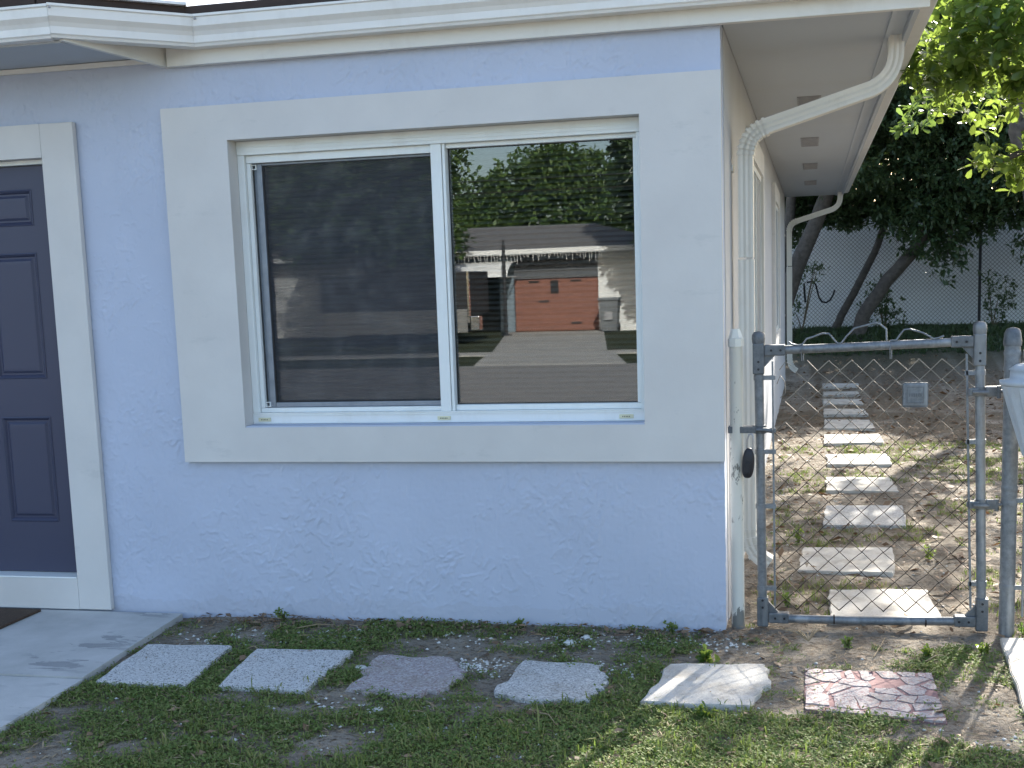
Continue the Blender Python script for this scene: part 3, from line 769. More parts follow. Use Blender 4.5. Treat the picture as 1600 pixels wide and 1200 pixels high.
path = [((.45, .22), (.945, .25), (.925, .78), (.456, .74)), ((.297, 1.158), (.784, 1.154), (.82, 1.81), (.326, 1.774)),
        ((.44, 2.45), (.94, 2.43), (.96, 3.12), (.465, 3.12)), ((.471, 3.74), (.979, 3.73), (.95, 4.34), (.477, 4.33)),
        ((.494, 4.99), (.998, 4.96), (.99, 5.59), (.49, 5.60)), ((.479, 6.27), (1.003, 6.29), (.995, 6.98), (.485, 6.97)),
        ((.49, 7.47), (.984, 7.45), (.96, 8.15), (.504, 8.2)), ((.50, 8.75), (.97, 8.72), (.95, 9.3), (.51, 9.32)),
        ((.50, 9.9), (.96, 9.88), (.955, 10.42), (.50, 10.44)), ((.505, 11.0), (.96, 10.98), (.95, 11.5), (.51, 11.55)), ((.51, 12.1), (.97, 12.08), (1.0, 12.65), (.515, 12.7))]
labs = ['pale stepping stone right behind the bottom rail of the gate', 'stepping stone set to the left, second from the gate', 'thick speckled stepping stone, third from the gate',
        'sun dappled stepping stone, fourth from the gate', 'stepping stone in the middle of the side path, fifth from the gate', 'shaded stepping stone, sixth from the gate', 'shaded stepping stone, seventh from the gate',
        'stepping stone, fourth from the far end of the path', 'stepping stone, third from the far end of the path', 'stepping stone, second from the far end of the path', 'farthest stepping stone, last of the side path']
for poly, lb in zip(path, labs):
    c = np.mean(np.array(poly), 0); z = float(gh(c[0], c[1]))+.016
    z = max(z, .006)
    o = slab(list(poly), z, M['paver_pale'] if lb[:5] != 'thick' else M['paver_mixed'], th=.07, amp=.011, tilt=(random.uniform(-.012, .012), random.uniform(-.012, .012)))
    tag(o, lb, 'stepping stone', GP2); PAV.append(list(poly))

# ------------------------------------------------------------------ gate, posts, fence
def zigzag(m, x0, w, z0, z1, y, hh, flip, r=.0018, j=.002):
    pts = []; z = z0; k = 0
    while z <= z1+1e-6:
        side = (k+flip) % 2
        pts.append((x0+side*w+random.uniform(-j, j), y+(.003 if k % 2 else -.003), z+random.uniform(-j, j))); z += hh; k += 1
    m.tube(pts, r, 4, sm=False)
P = thing('fence_post', 'white painted round post with peeling paint against the house corner', 'post', (.048, .10, 0))
m = MB(); m.lathe([(.029, -.12), (.029, 1.262), (.030, 1.263)], n=20); m.build('post', M['post'], P)
m = MB(); m.lathe([(.034, 1.258), (.035, 1.292), (.033, 1.295)], n=8, sm=False); m.lathe([(.031, 1.296), (.019, 1.332), (.016, 1.335)], n=6, sm=False); m.build('cap', M['post'], P)

GY = .11
GT = thing('chain_link_gate', 'galvanised steel pipe gate with rusty chain link mesh across the side path', 'gate', (.16, GY, 0))
GXL0, GXL1, GXR0, GXR1 = .158, .146, 1.092, 1.064          # bottom / top x of uprights
def gl(x): return x-.16
m = MB(); m.tube([(gl(GXL0), 0, .015), (gl(GXL1), 0, 1.262)], .0205, 14); m.build('upright', M['galv'], GT)
m = MB(); m.tube([(gl(GXR0), 0, .02), (gl(GXR1), 0, 1.285)], .0205, 14); m.build('upright', M['galv'], GT)
TR = [(gl(.165), 0, 1.236), (gl(.60), 0, 1.246), (gl(1.05), 0, 1.258)]
m = MB(); m.tube(TR, .019, 14); m.build('top_rail', M['galv'], GT)
BR = [(gl(.175), 0, .030), (gl(.6), 0, .030), (gl(1.075), 0, .040)]
m = MB(); m.tube(BR, .0195, 14); m.build('bottom_rail', M['galv'], GT)
def corner(x, z, sx, szd, lz, top):
    m = MB()
    m.box((x-.025, -.026, z-.005 if szd < 0 else z-.005), (x+.025, .026, z+szd*lz), .006)
    m.box((x+sx*.0255, -.0245, z+szd*.012), (x+sx*.115, .0245, z+szd*.060), .006)
    g = [(x+sx*.02, z+szd*.055), (x+sx*.075, z+szd*.055), (x+sx*.02, z+szd*.115)]
    if sx*szd < 0: g = g[::-1]
    n = 3; vs = [(a, -.010, b) for a, b in g]+[(a, .010, b) for a, b in g]
    m.add(vs, [(0, 1, 2), (5, 4, 3), (0, 3, 4, 1), (1, 4, 5, 2), (2, 5, 3, 0)])
    o = m.build('corner_fitting', M['galv_dark'], GT)
    for (bx, bz) in ((x, z+szd*.085), (x, z+szd*.118), (x+sx*.055, z+szd*.036), (x+sx*.095, z+szd*.036)):
        b = MB().lathe([(.0055, 0), (.0055, .004)], n=8).build('bolt', M['blackrubber'], o); b.rotation_euler = (math.radians(90), 0, 0); b.location = (bx, -.0245, bz)
    return o
corner(gl(GXL1), 1.274, 1, -1, .14, True); corner(gl(GXR1), 1.294, -1, -1, .14, True)
corner(gl(GXL0), .0, 1, 1, .13, False); corner(gl(GXR0), .006, -1, 1, .14, False)
for x, z in ((gl(GXL1), 1.276), (gl(GXR1), 1.296)):
    m = MB(); m.lathe([(.026, -.01), (.029, .012), (.028, .03), (.020, .042), (.004, .046)], (x, 0, z), 14); m.build('cap', M['galv_dark'], GT)
# tension bars and bands
m = MB(); m.tube([(gl(.206), -.004, 1.19), (gl(.212), -.004, .09)], .007, 4, rect=(.008, .004), sm=False); m.build('tension_bar', M['galv'], GT)
m = MB(); m.tube([(gl(1.012), -.004, 1.205), (gl(1.045), -.004, .10)], .007, 4, rect=(.010, .004), sm=False); m.build('tension_bar', M['galv'], GT)
for z, side in ((1.118, 0), (.885, 0), (.79, 0), (.545, 0), (.17, 0), (1.125, 1), (.83, 1), (.56, 1), (.21, 1)):
    xu = (GXL0+(GXL1-GXL0)*z/1.26) if side == 0 else (GXR0+(GXR1-GXR0)*z/1.26)
    xb = .209 if side == 0 else 1.012+(1.205-z)/1.105*.033
    m = MB(); m.lathe([(.0235, -.011), (.0240, 0), (.0235, .011)], (gl(xu), 0, z), 14)
    m.box((gl(min(xu, xb))-.010*(side), -.014, z-.0095), (gl(max(xu, xb))+.010, -.0105, z+.0095)); m.box((gl(min(xu, xb)), .0065, z-.0095), (gl(max(xu, xb))+.010, .010, z+.0095))
    m.build('tension_band', M['galv'], GT)
# chain link fabric : each woven wire its own part
w = .0468; hh = .0445; x = .212; k = 0
random.seed(3)
tops = {0: .93, 1: 1.07, 2: 1.155}
while x < 1.02:
    z1 = tops.get(k, 1.20); zb = .075+(hh if False else 0)
    nseg = int((z1-zb)/hh)
    m = MB(); zigzag(m, gl(x)+.0, w, zb, zb+nseg*hh, -.004, hh, k % 2, .0029, .0022)
    # knuckles at the top
    m.build('wire', M['rustwire'], GT); x += w; k += 1
# loose torn wires at the upper left corner
m = MB(); m.tube([(gl(.225), -.01, 1.09), (gl(.24), -.03, 1.13), (gl(.258), -.02, 1.10), (gl(.262), -.01, 1.05), (gl(.24), -.02, 1.03)], .0019, 4); m.tube([(gl(.235), -.004, 1.15), (gl(.26), -.01, 1.185), (gl(.285), -.004, 1.17)], .0019, 4); m.build('torn_wire', M['rustwire'], GT)
# ties
for x in (.335, .705): 
    m = MB(); m.tube([(gl(x)-.004, -.005, 1.19), (gl(x)-.006, -.022, 1.235), (gl(x), -.018, 1.262), (gl(x)+.004, .012, 1.262), (gl(x)+.004, .02, 1.23), (gl(x)+.002, 0, 1.19)], .0022, 5); m.build('wire_tie', M['galv'], GT)
for x in (.47, .86, 1.0):
    m = MB(); m.lathe([(.0215, -.003), (.0225, 0), (.0215, .003)], (0, 0, 0), 12); o = m.build('wire_tie', M['rustwire'], GT); o.rotation_euler = (0, math.radians(90), 0); o.location = (gl(x), 0, .032)
# bent wavy rod on the top rail
rod = [(.275, 1.273), (.29, 1.262), (.318, 1.256), (.335, 1.262), (.352, 1.284), (.42, 1.306), (.445, 1.305), (.462, 1.285), (.480, 1.262), (.498, 1.262), (.52, 1.292), (.552, 1.325), (.635, 1.345), (.655, 1.343), (.684, 1.318), (.686, 1.270)]
rod2 = [(.70, 1.268), (.726, 1.270), (.74, 1.292), (.758, 1.314), (.78, 1.316), (.835, 1.298), (.86, 1.283), (.876, 1.272), (.90, 1.276), (.92, 1.284)]
for r_ in (rod, rod2):
    m = MB(); m.tube([(gl(a), -.008, b) for a, b in r_], .0042, 6); m.build('bent_wire', M['galv'], GT)
# latch fork
m = MB(); m.box((gl(.012), -.034, .876), (gl(.135), -.029, .905), .002); m.box((gl(.012), .02, .876), (gl(.135), .025, .905), .002); m.lathe([(.027, -.018), (.028, 0), (.027, .018)], (gl(GXL1)+.004, 0, .89), 14)
m.tube([(gl(.135), -.032, .89), (gl(.175), -.03, .89), (gl(.205), -.032, .885)], .010, 6); m.build('latch', M['galv_dark'], GT)
# hinges
for z in (1.045, .56):
    m = MB(); xu = GXR0+(GXR1-GXR0)*z/1.26
    m.lathe([(.026, -.02), (.027, 0), (.026, .02)], (gl(xu), 0, z), 14); m.box((gl(xu)-.052, -.034, z-.017), (gl(xu)-.006, -.006, z+.017), .006)
    m.tube([(gl(xu)-.035, -.038, z), (gl(xu)+.03, -.030, z-.003)], .009, 8); m.box((gl(xu)+.02, -.02, z-.022), (gl(xu)+.068, .008, z+.022), .006); m.build('hinge', M['galv_dark'], GT)
# name plate on the mesh
NP = MB(); NP.box((gl(.752), -.020, .982), (gl(.858), -.011, 1.088), .010)
np_ = NP.build('name_plate', M['plate'], GT)
m = MB(); q = .016
for a, b in (((.770, 1.000), (.840, 1.003)), ((.770, 1.067), (.840, 1.070)), ((.770, 1.003), (.773, 1.067)), ((.837, 1.003), (.840, 1.067))):
    m.box((gl(a[0]), -.0225, a[1]), (gl(b[0]), -.0198, b[1]))
m.build('raised_border', M['galv_dark'], np_)
def text(body, size, loc, mat, parent, rot=(math.pi/2, 0, 0), ext=.0008):
    c = bpy.data.curves.new('lettering', 'FONT'); c.body = body; c.size = size; c.extrude = ext; c.align_x = 'CENTER'; c.align_y = 'CENTER'
    tmp = bpy.data.objects.new('tmp', c); COL.objects.link(tmp); bpy.context.view_layer.update()
    me = bpy.data.meshes.new_from_object(tmp.evaluated_get(bpy.context.evaluated_depsgraph_get())); bpy.data.objects.remove(tmp)
    me.materials.clear(); o = link('lettering', me, mat, parent); o.location = loc; o.rotation_euler = rot; return o
m = MB()
for i in range(6): m.box((gl(.779)+i*.0092, -.0222, 1.028), (gl(.785)+i*.0092, -.0198, 1.042))
m.build('embossed_mark', M['galv_dark'], np_)

# padlock hanging from the latch
PL = thing('padlock', 'black rubber covered padlock hanging from the gate latch by the white post', 'padlock', (.103, .065, .79))
bm = bmesh.new(); bmesh.ops.create_uvsphere(bm, u_segments=16, v_segments=12, radius=1)
for v in bm.verts:
    s_ = 1 if v.co.z < .2 else 1-.18*(v.co.z-.2)/.8
    v.co.x = math.copysign(abs(v.co.x)**.7, v.co.x)*.027*s_; v.co.y = math.copysign(abs(v.co.y)**.7, v.co.y)*.020*s_; v.co.z = math.copysign(abs(v.co.z)**.75, v.co.z)*.068-.045
MB().bm(bm, True).build('body', M['blackrubber'], PL)
m = MB(); m.tube([(-.010, 0, .0), (-.010, 0, .06), (-.004, 0, .082), (.006, 0, .085), (.014, 0, .075), (.016, 0, .05), (.016, 0, .0)], .0042, 8); m.build('shackle', M['steel'], PL)
MB().box((-.014, -.0235, -.09), (.010, -.018, -.04), .003).build('cover_flap', M['blackrubber'], PL)
PL.rotation_euler = (0, math.radians(4), 0)

# hinge post + next fence run
HP = thing('fence_post', 'galvanised round post with domed cap carrying the gate hinges', 'post', (1.195, GY, 0))
m = MB(); m.lathe([(.0325, -.15), (.0325, 1.262)], n=20); m.build('post', M['galv'], HP)
m = MB(); m.lathe([(.0365, 1.236), (.0385, 1.25), (.0365, 1.262), (.0335, 1.29), (.026, 1.306), (.010, 1.312), (.002, 1.313)], n=20); m.build('cap', M['galv_dark'], HP)
for z in (1.205, 1.14, 1.045, .63, .565, .2):
    m = MB(); m.lathe([(.0335, -.012), (.0355, 0), (.0335, .012)], (0, 0, z), 18); m.build('band', M['galv'], HP)
for z in (1.045, .56):
    m = MB(); m.tube([(-.030, -.01, z), (-.050, -.012, z)], .008, 6); m.lathe([(.009, -.028), (.009, .024)], (-.052, -.012, z), 8); m.build('hinge_pin', M['galv_dark'], HP)
FR = thing('chain_link_fence', 'galvanised chain link fence running right from the hinge post', 'fence', (1.24, GY, 0))
m = MB(); m.tube([(0, 0, 1.20), (3.2, 0, 1.22)], .019, 12); m.build('top_rail', M['galv'], FR)
m = MB(); m.tube([(-.02, -.012, 1.135), (.03, -.014, 1.185), (.05, -.01, 1.20)], .013, 6); m.build('rail_end', M['galv_dark'], FR)
m = MB(); m.tube([(.012, -.01, 1.17), (.016, -.01, .07)], .007, 4, rect=(.009, .004), sm=False); m.build('tension_bar', M['galv'], FR)
for z in (1.14, .58, .2):
    m = MB(); m.box((-.045, -.024, z-.010), (.022, -.018, z+.010)); m.build('tension_band', M['galv'], FR)
m = MB(); m.lathe([(.029, -.1), (.029, 1.25), (.02, 1.28), (.002, 1.285)], (3.22, 0, 0), 14); m.build('post', M['galv'], FR)
x = .02; k = 0
while x < 3.15:
    m = MB(); zigzag(m, x, w, .05, 1.17, -.004, hh, k % 2); m.build('wire', M['rustwire'], FR); x += w; k += 1
# ribbed grey tub hanging on the fence
TB = thing('ribbed_tub', 'grey ribbed plastic tub hanging on the fence at the right edge', 'tub', (1.36, -.07, .74))
n = 72; m = MB(); vs = []
prof = [(.02, .0), (.085, .012), (.115, .06), (.172, .30), (.186, .345)]
for r_, z in prof:
    for k in range(n):
        an = 2*math.pi*k/n; rib = (1+.022*(1 if k % 4 < 2 else -1)) if z > .01 and z < .34 else 1
        vs.append((r_*rib*math.cos(an)*1.25, r_*rib*math.sin(an)*.8, z))
m.add(vs, [(i*n+k, i*n+(k+1) % n, (i+1)*n+(k+1) % n, (i+1)*n+k) for i in range(len(prof)-1) for k in range(n)]); m.build('tub_body', M['tubplastic'], TB)
m = MB(); m.lathe([(.182, .345), (.190, .347), (.192, .366), (.160, .372), (.158, .405), (.163, .410), (.14, .43), (.002, .44)], n=40)
m.v = [(a*1.25, b*.8, c) for a, b, c in m.v]; m.build('rim_lid', M['tubplastic'], TB)

# ------------------------------------------------------------------ foliage generators
def leaves(tips, dirs, per, ln, wd, mat, name, parent=None, quad4=True, up=.3, spread=.9, rng=RNG):
    """rosettes of obovate leaves : tips (N,3), dirs (N,3)"""
    N = len(tips); tips = np.repeat(tips, per, 0); d0 = np.repeat(dirs, per, 0)
    r = rng.normal(size=tips.shape); d = d0*(1-spread)+r*spread*.8; d[:, 2] += up*.3
    d /= np.linalg.norm(d, axis=1, keepdims=True)
    s = np.cross(d, rng.normal(size=d.shape)*.5+np.array([0, 0, 1.])); s /= np.linalg.norm(s, axis=1, keepdims=True)+1e-9
    nrm = np.cross(s, d)
    L = (ln*rng.uniform(.65, 1.2, len(d)))[:, None]; Wd = (wd*rng.uniform(.75, 1.2, len(d)))[:, None]
    b = tips+d*L*.05+rng.normal(size=d.shape)*ln*.15
    droop = -nrm*L*rng.uniform(.0, .22, len(d))[:, None]
    if quad4:
        pts = [b, b+d*L*.45+s*Wd*.42+nrm*L*.04, b+d*L*.82+s*Wd*.5+droop*.6+nrm*L*.03, b+d*L+droop, b+d*L*.82-s*Wd*.5+droop*.6+nrm*L*.03, b+d*L*.45-s*Wd*.42+nrm*L*.04]
        V = np.stack(pts, 1).reshape(-1, 3); o = np.arange(len(d))[:, None]*6
        F = np.concatenate([o+np.array([[0, 1, 2, 3]]), o+np.array([[0, 3, 4, 5]])], 0)
    else:
        pts = [b, b+d*L*.55+s*Wd*.5, b+d*L+droop, b+d*L*.55-s*Wd*.5]
        V = np.stack(pts, 1).reshape(-1, 3); o = np.arange(len(d))[:, None]*4; F = o+np.array([[0, 1, 2, 3]])
    return np_mesh(name, V, F, mat, parent)
def blob_tips(blobs, n, rng, thr=.42, fr=1.3, seed=1):
    if thr < 0: thr = -thr; fr = 3.6
    """points in ellipsoids (cx,cy,cz,rx,ry,rz), denser to the rim, broken up by noise"""
    B = np.array(blobs, float); vol = B[:, 3]*B[:, 4]*B[:, 5]; idx = rng.choice(len(B), n*4, p=vol/vol.sum())
    u = rng.normal(size=(n*4, 3)); u /= np.linalg.norm(u, axis=1, keepdims=True); r = rng.uniform(0, 1, (n*4, 1))**.42
    p = B[idx, :3]+u*r*B[idx, 3:]
    k = fbm(p[:, 0]*fr+p[:, 1]*.7, p[:, 2]*fr+p[:, 1]*.9, seed, 3) > thr
    p = p[k][:n]; u = u[k][:n]; u[:, 2] += .25; u /= np.linalg.norm(u, axis=1, keepdims=True); return p, u
def trunk(m, pts, r0, r1, n=9, rng=random):
    P = [Vector(p) for p in pts]; out = []; rs = []
    K = 5
    for i in range(len(P)-1):
        for k in range(K): t = k/K; out.append(P[i].lerp(P[i+1], t)+Vector((rng.uniform(-1, 1), rng.uniform(-1, 1), 0))*.012*(1 if k else 0))
    out.append(P[-1])
    for i in range(len(out)): rs.append(r0+(r1-r0)*i/(len(out)-1))
    m.tube(out, rs, n); return m
def tree(label, base, trunks, blobs, ntip, per, ln, wd, mat, group, thr=.42, seed=1, quad4=False, name='tree', cat='tree', up=.3):
    T = thing(name, label, cat, base, group=group); b = Vector(base); r = random.Random(seed)
    for tr in trunks:
        m = MB(); pts, r0, r1 = tr; trunk(m, [Vector(p)-b for p in pts], r0, r1, rng=r)
        end = Vector(pts[-1])-b
        tk = m.build('trunk', M['bark'], T)
        for bl in r.sample(blobs, min(len(blobs), 5)):
            q = Vector(bl[:3])-b; mid = end.lerp(q, .5)+Vector((r.uniform(-.2, .2), r.uniform(-.2, .2), .15))
            m = MB(); trunk(m, [end-Vector((0, 0, .02)), mid, q], r1*.7, .012, 6, r); m.build('limb', M['bark'], T)
    rng = np.random.default_rng(seed); p, u = blob_tips(blobs, ntip, rng, thr, seed=seed)
    o = leaves(p-np.array(base), u, per, ln, wd, mat, 'crown', T, quad4, up, rng=rng); return T

BGT = 'leaning dark trees behind the house'
# base points on the rising ground behind
def gz_(x, y): return float(gh(np.array([x]), np.array([y]))[0])
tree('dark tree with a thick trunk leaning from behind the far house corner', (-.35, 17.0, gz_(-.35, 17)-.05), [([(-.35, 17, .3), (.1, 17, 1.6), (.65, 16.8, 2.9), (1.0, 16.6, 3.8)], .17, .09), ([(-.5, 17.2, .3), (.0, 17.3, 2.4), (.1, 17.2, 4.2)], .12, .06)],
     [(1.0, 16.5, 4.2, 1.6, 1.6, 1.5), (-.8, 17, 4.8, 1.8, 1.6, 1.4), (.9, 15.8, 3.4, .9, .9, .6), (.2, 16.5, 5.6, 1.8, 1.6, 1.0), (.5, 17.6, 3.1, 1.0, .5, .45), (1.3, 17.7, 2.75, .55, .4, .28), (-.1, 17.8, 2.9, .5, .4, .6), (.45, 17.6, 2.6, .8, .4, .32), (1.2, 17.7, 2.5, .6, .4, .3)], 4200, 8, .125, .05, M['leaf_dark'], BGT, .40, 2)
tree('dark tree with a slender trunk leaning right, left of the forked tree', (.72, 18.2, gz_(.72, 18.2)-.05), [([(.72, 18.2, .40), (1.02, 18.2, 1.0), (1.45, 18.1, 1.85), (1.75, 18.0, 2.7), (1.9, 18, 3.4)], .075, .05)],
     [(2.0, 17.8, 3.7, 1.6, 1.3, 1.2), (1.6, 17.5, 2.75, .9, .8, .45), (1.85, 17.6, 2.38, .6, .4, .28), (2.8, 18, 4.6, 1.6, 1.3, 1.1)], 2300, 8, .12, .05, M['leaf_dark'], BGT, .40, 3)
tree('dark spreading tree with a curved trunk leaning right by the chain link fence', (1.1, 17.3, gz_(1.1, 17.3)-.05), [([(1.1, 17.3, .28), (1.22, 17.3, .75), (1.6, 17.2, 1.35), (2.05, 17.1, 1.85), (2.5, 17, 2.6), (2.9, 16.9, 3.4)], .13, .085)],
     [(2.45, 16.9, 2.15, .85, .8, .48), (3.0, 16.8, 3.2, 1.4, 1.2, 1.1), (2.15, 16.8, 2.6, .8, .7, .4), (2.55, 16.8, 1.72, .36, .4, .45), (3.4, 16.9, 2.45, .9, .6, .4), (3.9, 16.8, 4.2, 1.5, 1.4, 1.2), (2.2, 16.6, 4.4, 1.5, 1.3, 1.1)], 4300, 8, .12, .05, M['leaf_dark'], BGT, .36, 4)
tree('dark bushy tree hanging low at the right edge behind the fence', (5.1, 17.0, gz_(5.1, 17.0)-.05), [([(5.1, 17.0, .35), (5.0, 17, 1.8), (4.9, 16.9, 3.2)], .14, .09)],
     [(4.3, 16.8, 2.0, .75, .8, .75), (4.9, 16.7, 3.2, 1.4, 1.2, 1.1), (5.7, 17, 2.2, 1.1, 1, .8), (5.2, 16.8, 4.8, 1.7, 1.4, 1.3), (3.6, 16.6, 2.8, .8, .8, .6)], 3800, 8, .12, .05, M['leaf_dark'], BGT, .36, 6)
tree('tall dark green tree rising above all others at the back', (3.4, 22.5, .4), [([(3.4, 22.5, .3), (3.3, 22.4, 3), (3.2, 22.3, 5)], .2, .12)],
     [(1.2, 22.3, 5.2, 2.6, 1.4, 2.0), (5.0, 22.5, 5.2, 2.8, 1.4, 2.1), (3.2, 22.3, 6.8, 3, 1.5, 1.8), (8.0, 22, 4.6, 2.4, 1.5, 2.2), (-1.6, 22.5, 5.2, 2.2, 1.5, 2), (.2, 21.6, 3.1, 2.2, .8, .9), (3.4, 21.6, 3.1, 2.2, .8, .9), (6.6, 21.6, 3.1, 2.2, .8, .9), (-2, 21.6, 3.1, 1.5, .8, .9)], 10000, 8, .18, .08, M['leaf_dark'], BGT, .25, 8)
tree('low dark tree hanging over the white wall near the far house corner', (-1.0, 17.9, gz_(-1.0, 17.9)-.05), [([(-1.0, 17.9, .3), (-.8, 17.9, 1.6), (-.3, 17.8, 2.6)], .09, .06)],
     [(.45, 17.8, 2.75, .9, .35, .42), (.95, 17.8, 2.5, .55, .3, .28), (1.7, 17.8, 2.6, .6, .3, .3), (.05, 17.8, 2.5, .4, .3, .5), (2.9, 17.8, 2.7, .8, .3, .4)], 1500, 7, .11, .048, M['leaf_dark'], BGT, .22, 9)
# nearer, sunlit tree : trunk stands beyond the right edge of the picture
tree('bright green big leaved tree overhanging the side yard from the right', (2.75, 1.6, gz_(2.75, 1.6)-.05), [([(2.75, 1.6, -.05), (2.7, 1.6, 1.5), (2.5, 1.6, 2.3)], .12, .08)],
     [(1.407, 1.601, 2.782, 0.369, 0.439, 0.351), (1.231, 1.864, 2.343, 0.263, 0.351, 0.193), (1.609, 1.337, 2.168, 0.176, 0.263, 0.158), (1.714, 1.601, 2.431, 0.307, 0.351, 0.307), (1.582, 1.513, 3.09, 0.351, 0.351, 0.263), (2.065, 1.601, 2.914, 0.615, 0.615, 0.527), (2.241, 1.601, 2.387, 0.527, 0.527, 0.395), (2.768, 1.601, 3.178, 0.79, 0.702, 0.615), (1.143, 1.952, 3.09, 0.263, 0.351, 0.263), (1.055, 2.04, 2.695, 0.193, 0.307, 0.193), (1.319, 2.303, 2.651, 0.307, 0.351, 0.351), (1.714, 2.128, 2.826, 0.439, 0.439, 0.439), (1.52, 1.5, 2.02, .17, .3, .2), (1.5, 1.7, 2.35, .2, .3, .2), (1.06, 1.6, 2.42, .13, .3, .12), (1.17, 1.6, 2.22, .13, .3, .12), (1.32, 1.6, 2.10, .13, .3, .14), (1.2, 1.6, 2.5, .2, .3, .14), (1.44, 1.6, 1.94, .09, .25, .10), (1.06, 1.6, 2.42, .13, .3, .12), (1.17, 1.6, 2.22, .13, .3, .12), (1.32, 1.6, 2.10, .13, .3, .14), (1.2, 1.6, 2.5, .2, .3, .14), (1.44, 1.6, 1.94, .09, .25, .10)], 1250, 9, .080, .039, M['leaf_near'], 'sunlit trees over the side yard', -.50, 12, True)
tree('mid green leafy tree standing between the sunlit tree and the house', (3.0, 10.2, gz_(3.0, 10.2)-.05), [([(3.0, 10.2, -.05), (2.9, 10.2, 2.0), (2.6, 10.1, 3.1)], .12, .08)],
     [(2.2, 10, 3.9, 1.1, 1.2, .8), (1.6, 10.2, 4.7, .7, 1.0, .7), (3.6, 10.2, 3.4, 1.2, 1.2, .7), (3.0, 10, 5.0, 1.4, 1.3, .6), (4.4, 10, 2.9, .7, .8, .5), (1.75, 10.5, 3.3, .45, .6, .35), (3.8, 10, 6.3, .9, .8, .45), (4.6, 10, 5.2, .8, .8, .6), (2.9, 10, 6.0, .5, .6, .3), (2.6, 9.6, 4.6, .7, .7, .4), (3.3, 9.9, 5.5, .8, .8, .4), (2.9, 10, 4.4, .8, .8, .5)], 900, 8, .12, .055, M['leaf_mid'], 'sunlit trees over the side yard', -.52, 14, True)  # upper crown clumps, above the view, are added to dapple the ground with shade

# shrubs by the back fence
def shrub(label, base, blobs, n, seed, ln=.085):
    T = thing('shrub', label, 'shrub', base, group='shrubs at the back fence'); rng = np.random.default_rng(seed); r = random.Random(seed)
    p, u = blob_tips([(b[0]-base[0], b[1]-base[1], b[2]-base[2], *b[3:]) for b in blobs], n, rng, .2, seed=seed)
    leaves(p, u, 6, ln, ln*.45, M['leaf_dark'], 'foliage', T, False, rng=rng)
    for k in range(5):
        m = MB(); q = p[r.randrange(len(p))]; m.tube([(0, 0, 0), tuple(q*.5+np.array([0, 0, .05])), tuple(q)], [.012, .009, .004], 5); m.build('stem', M['twig'], T)
zb = gz_(1.7, 18.2)
shrub('small bushy shrub left of the dark fence post', (1.62, 18.1, zb), [(1.55, 18.1, zb+.42, .42, .25, .36), (1.75, 18.1, zb+.2, .3, .2, .25), (1.55, 18.1, zb+.75, .2, .2, .2)], 110, 31)
shrub('sparse shrub right beside the dark fence post', (3.45, 18.1, zb), [(3.5, 18.1, zb+.3, .3, .2, .3), (3.4, 18.1, zb+.75, .25, .2, .3), (3.7, 18.1, zb+.55, .2, .2, .3)], 70, 32)
shrub('leafy sprig beside the far house corner', (.2, 18.1, gz_(.2, 18.1)), [(.35, 18.1, 1.55, .3, .15, .25), (.12, 18.1, .9, .15, .15, .2), (.05, 18.1, .6, .15, .15, .15)], 40, 33)

# back fence, white wall behind it
BF = thing('chain_link_fence', 'tall rusty chain link fence in front of the white wall at the back', 'fence', (3.3, 18.75, .45))
for x in (-3.4, 0.0, 3.4, -6.8):
    MB().lathe([(.026, -.3), (.026, 2.15), (.002, 2.18)], (x, 0, 0), 10).build('post', M['blackpost'], BF)
MB().tube([(-9, 0, 2.1), (6, 0, 2.1)], .017, 8).build('top_rail', M['blackpost'], BF)
m = MB(); x = -6.6; k = 0; wv = .037; r = .0046
while x < 5.2:
    pts = []; z = .02; q = k % 2
    while z < 2.1: pts.append((x+(q % 2)*wv, -.03+(.003 if q % 2 else -.003), z)); z += wv; q += 1
    m.tube(pts, r, 3, cap=False, sm=False); x += wv; k += 1
o = m.build('chain_link_mesh', M['blackpost'], BF); o['kind'] = 'stuff'
GW = thing('garden_wall', 'pale white neighbouring wall behind the back chain link fence', 'wall', (2, 19.6, .3))
MB().box((-9, 0, -.4), (9, .2, 2.3), .01).build('wall', M['far_white'], GW)
MB().box((-9.05, -.03, 2.303), (9.05, .23, 2.37), .01).build('coping', M['far_white'], GW)
V_ = thing('garden_hose', 'dark curved hose hanging in an S on the back fence', 'hose', (.5, 18.66, .9))
pts = [(-.27, 0, .45), (-.26, 0, .28), (-.245, 0, .10)]
m = MB(); m.tube(pts, .02, 7)
c = [(-.22, .46), (-.12, .48), (-.06, .42), (-.03, .30), (.0, .18), (.06, .10), (.13, .085), (.2, .13), (.25, .22), (.28, .31)]
m2 = MB(); m2.tube([(a, 0, b) for a, b in c], .016, 7); m.build('hose_end', M['cable'], V_); m2.build('hose_loop', M['cable'], V_)

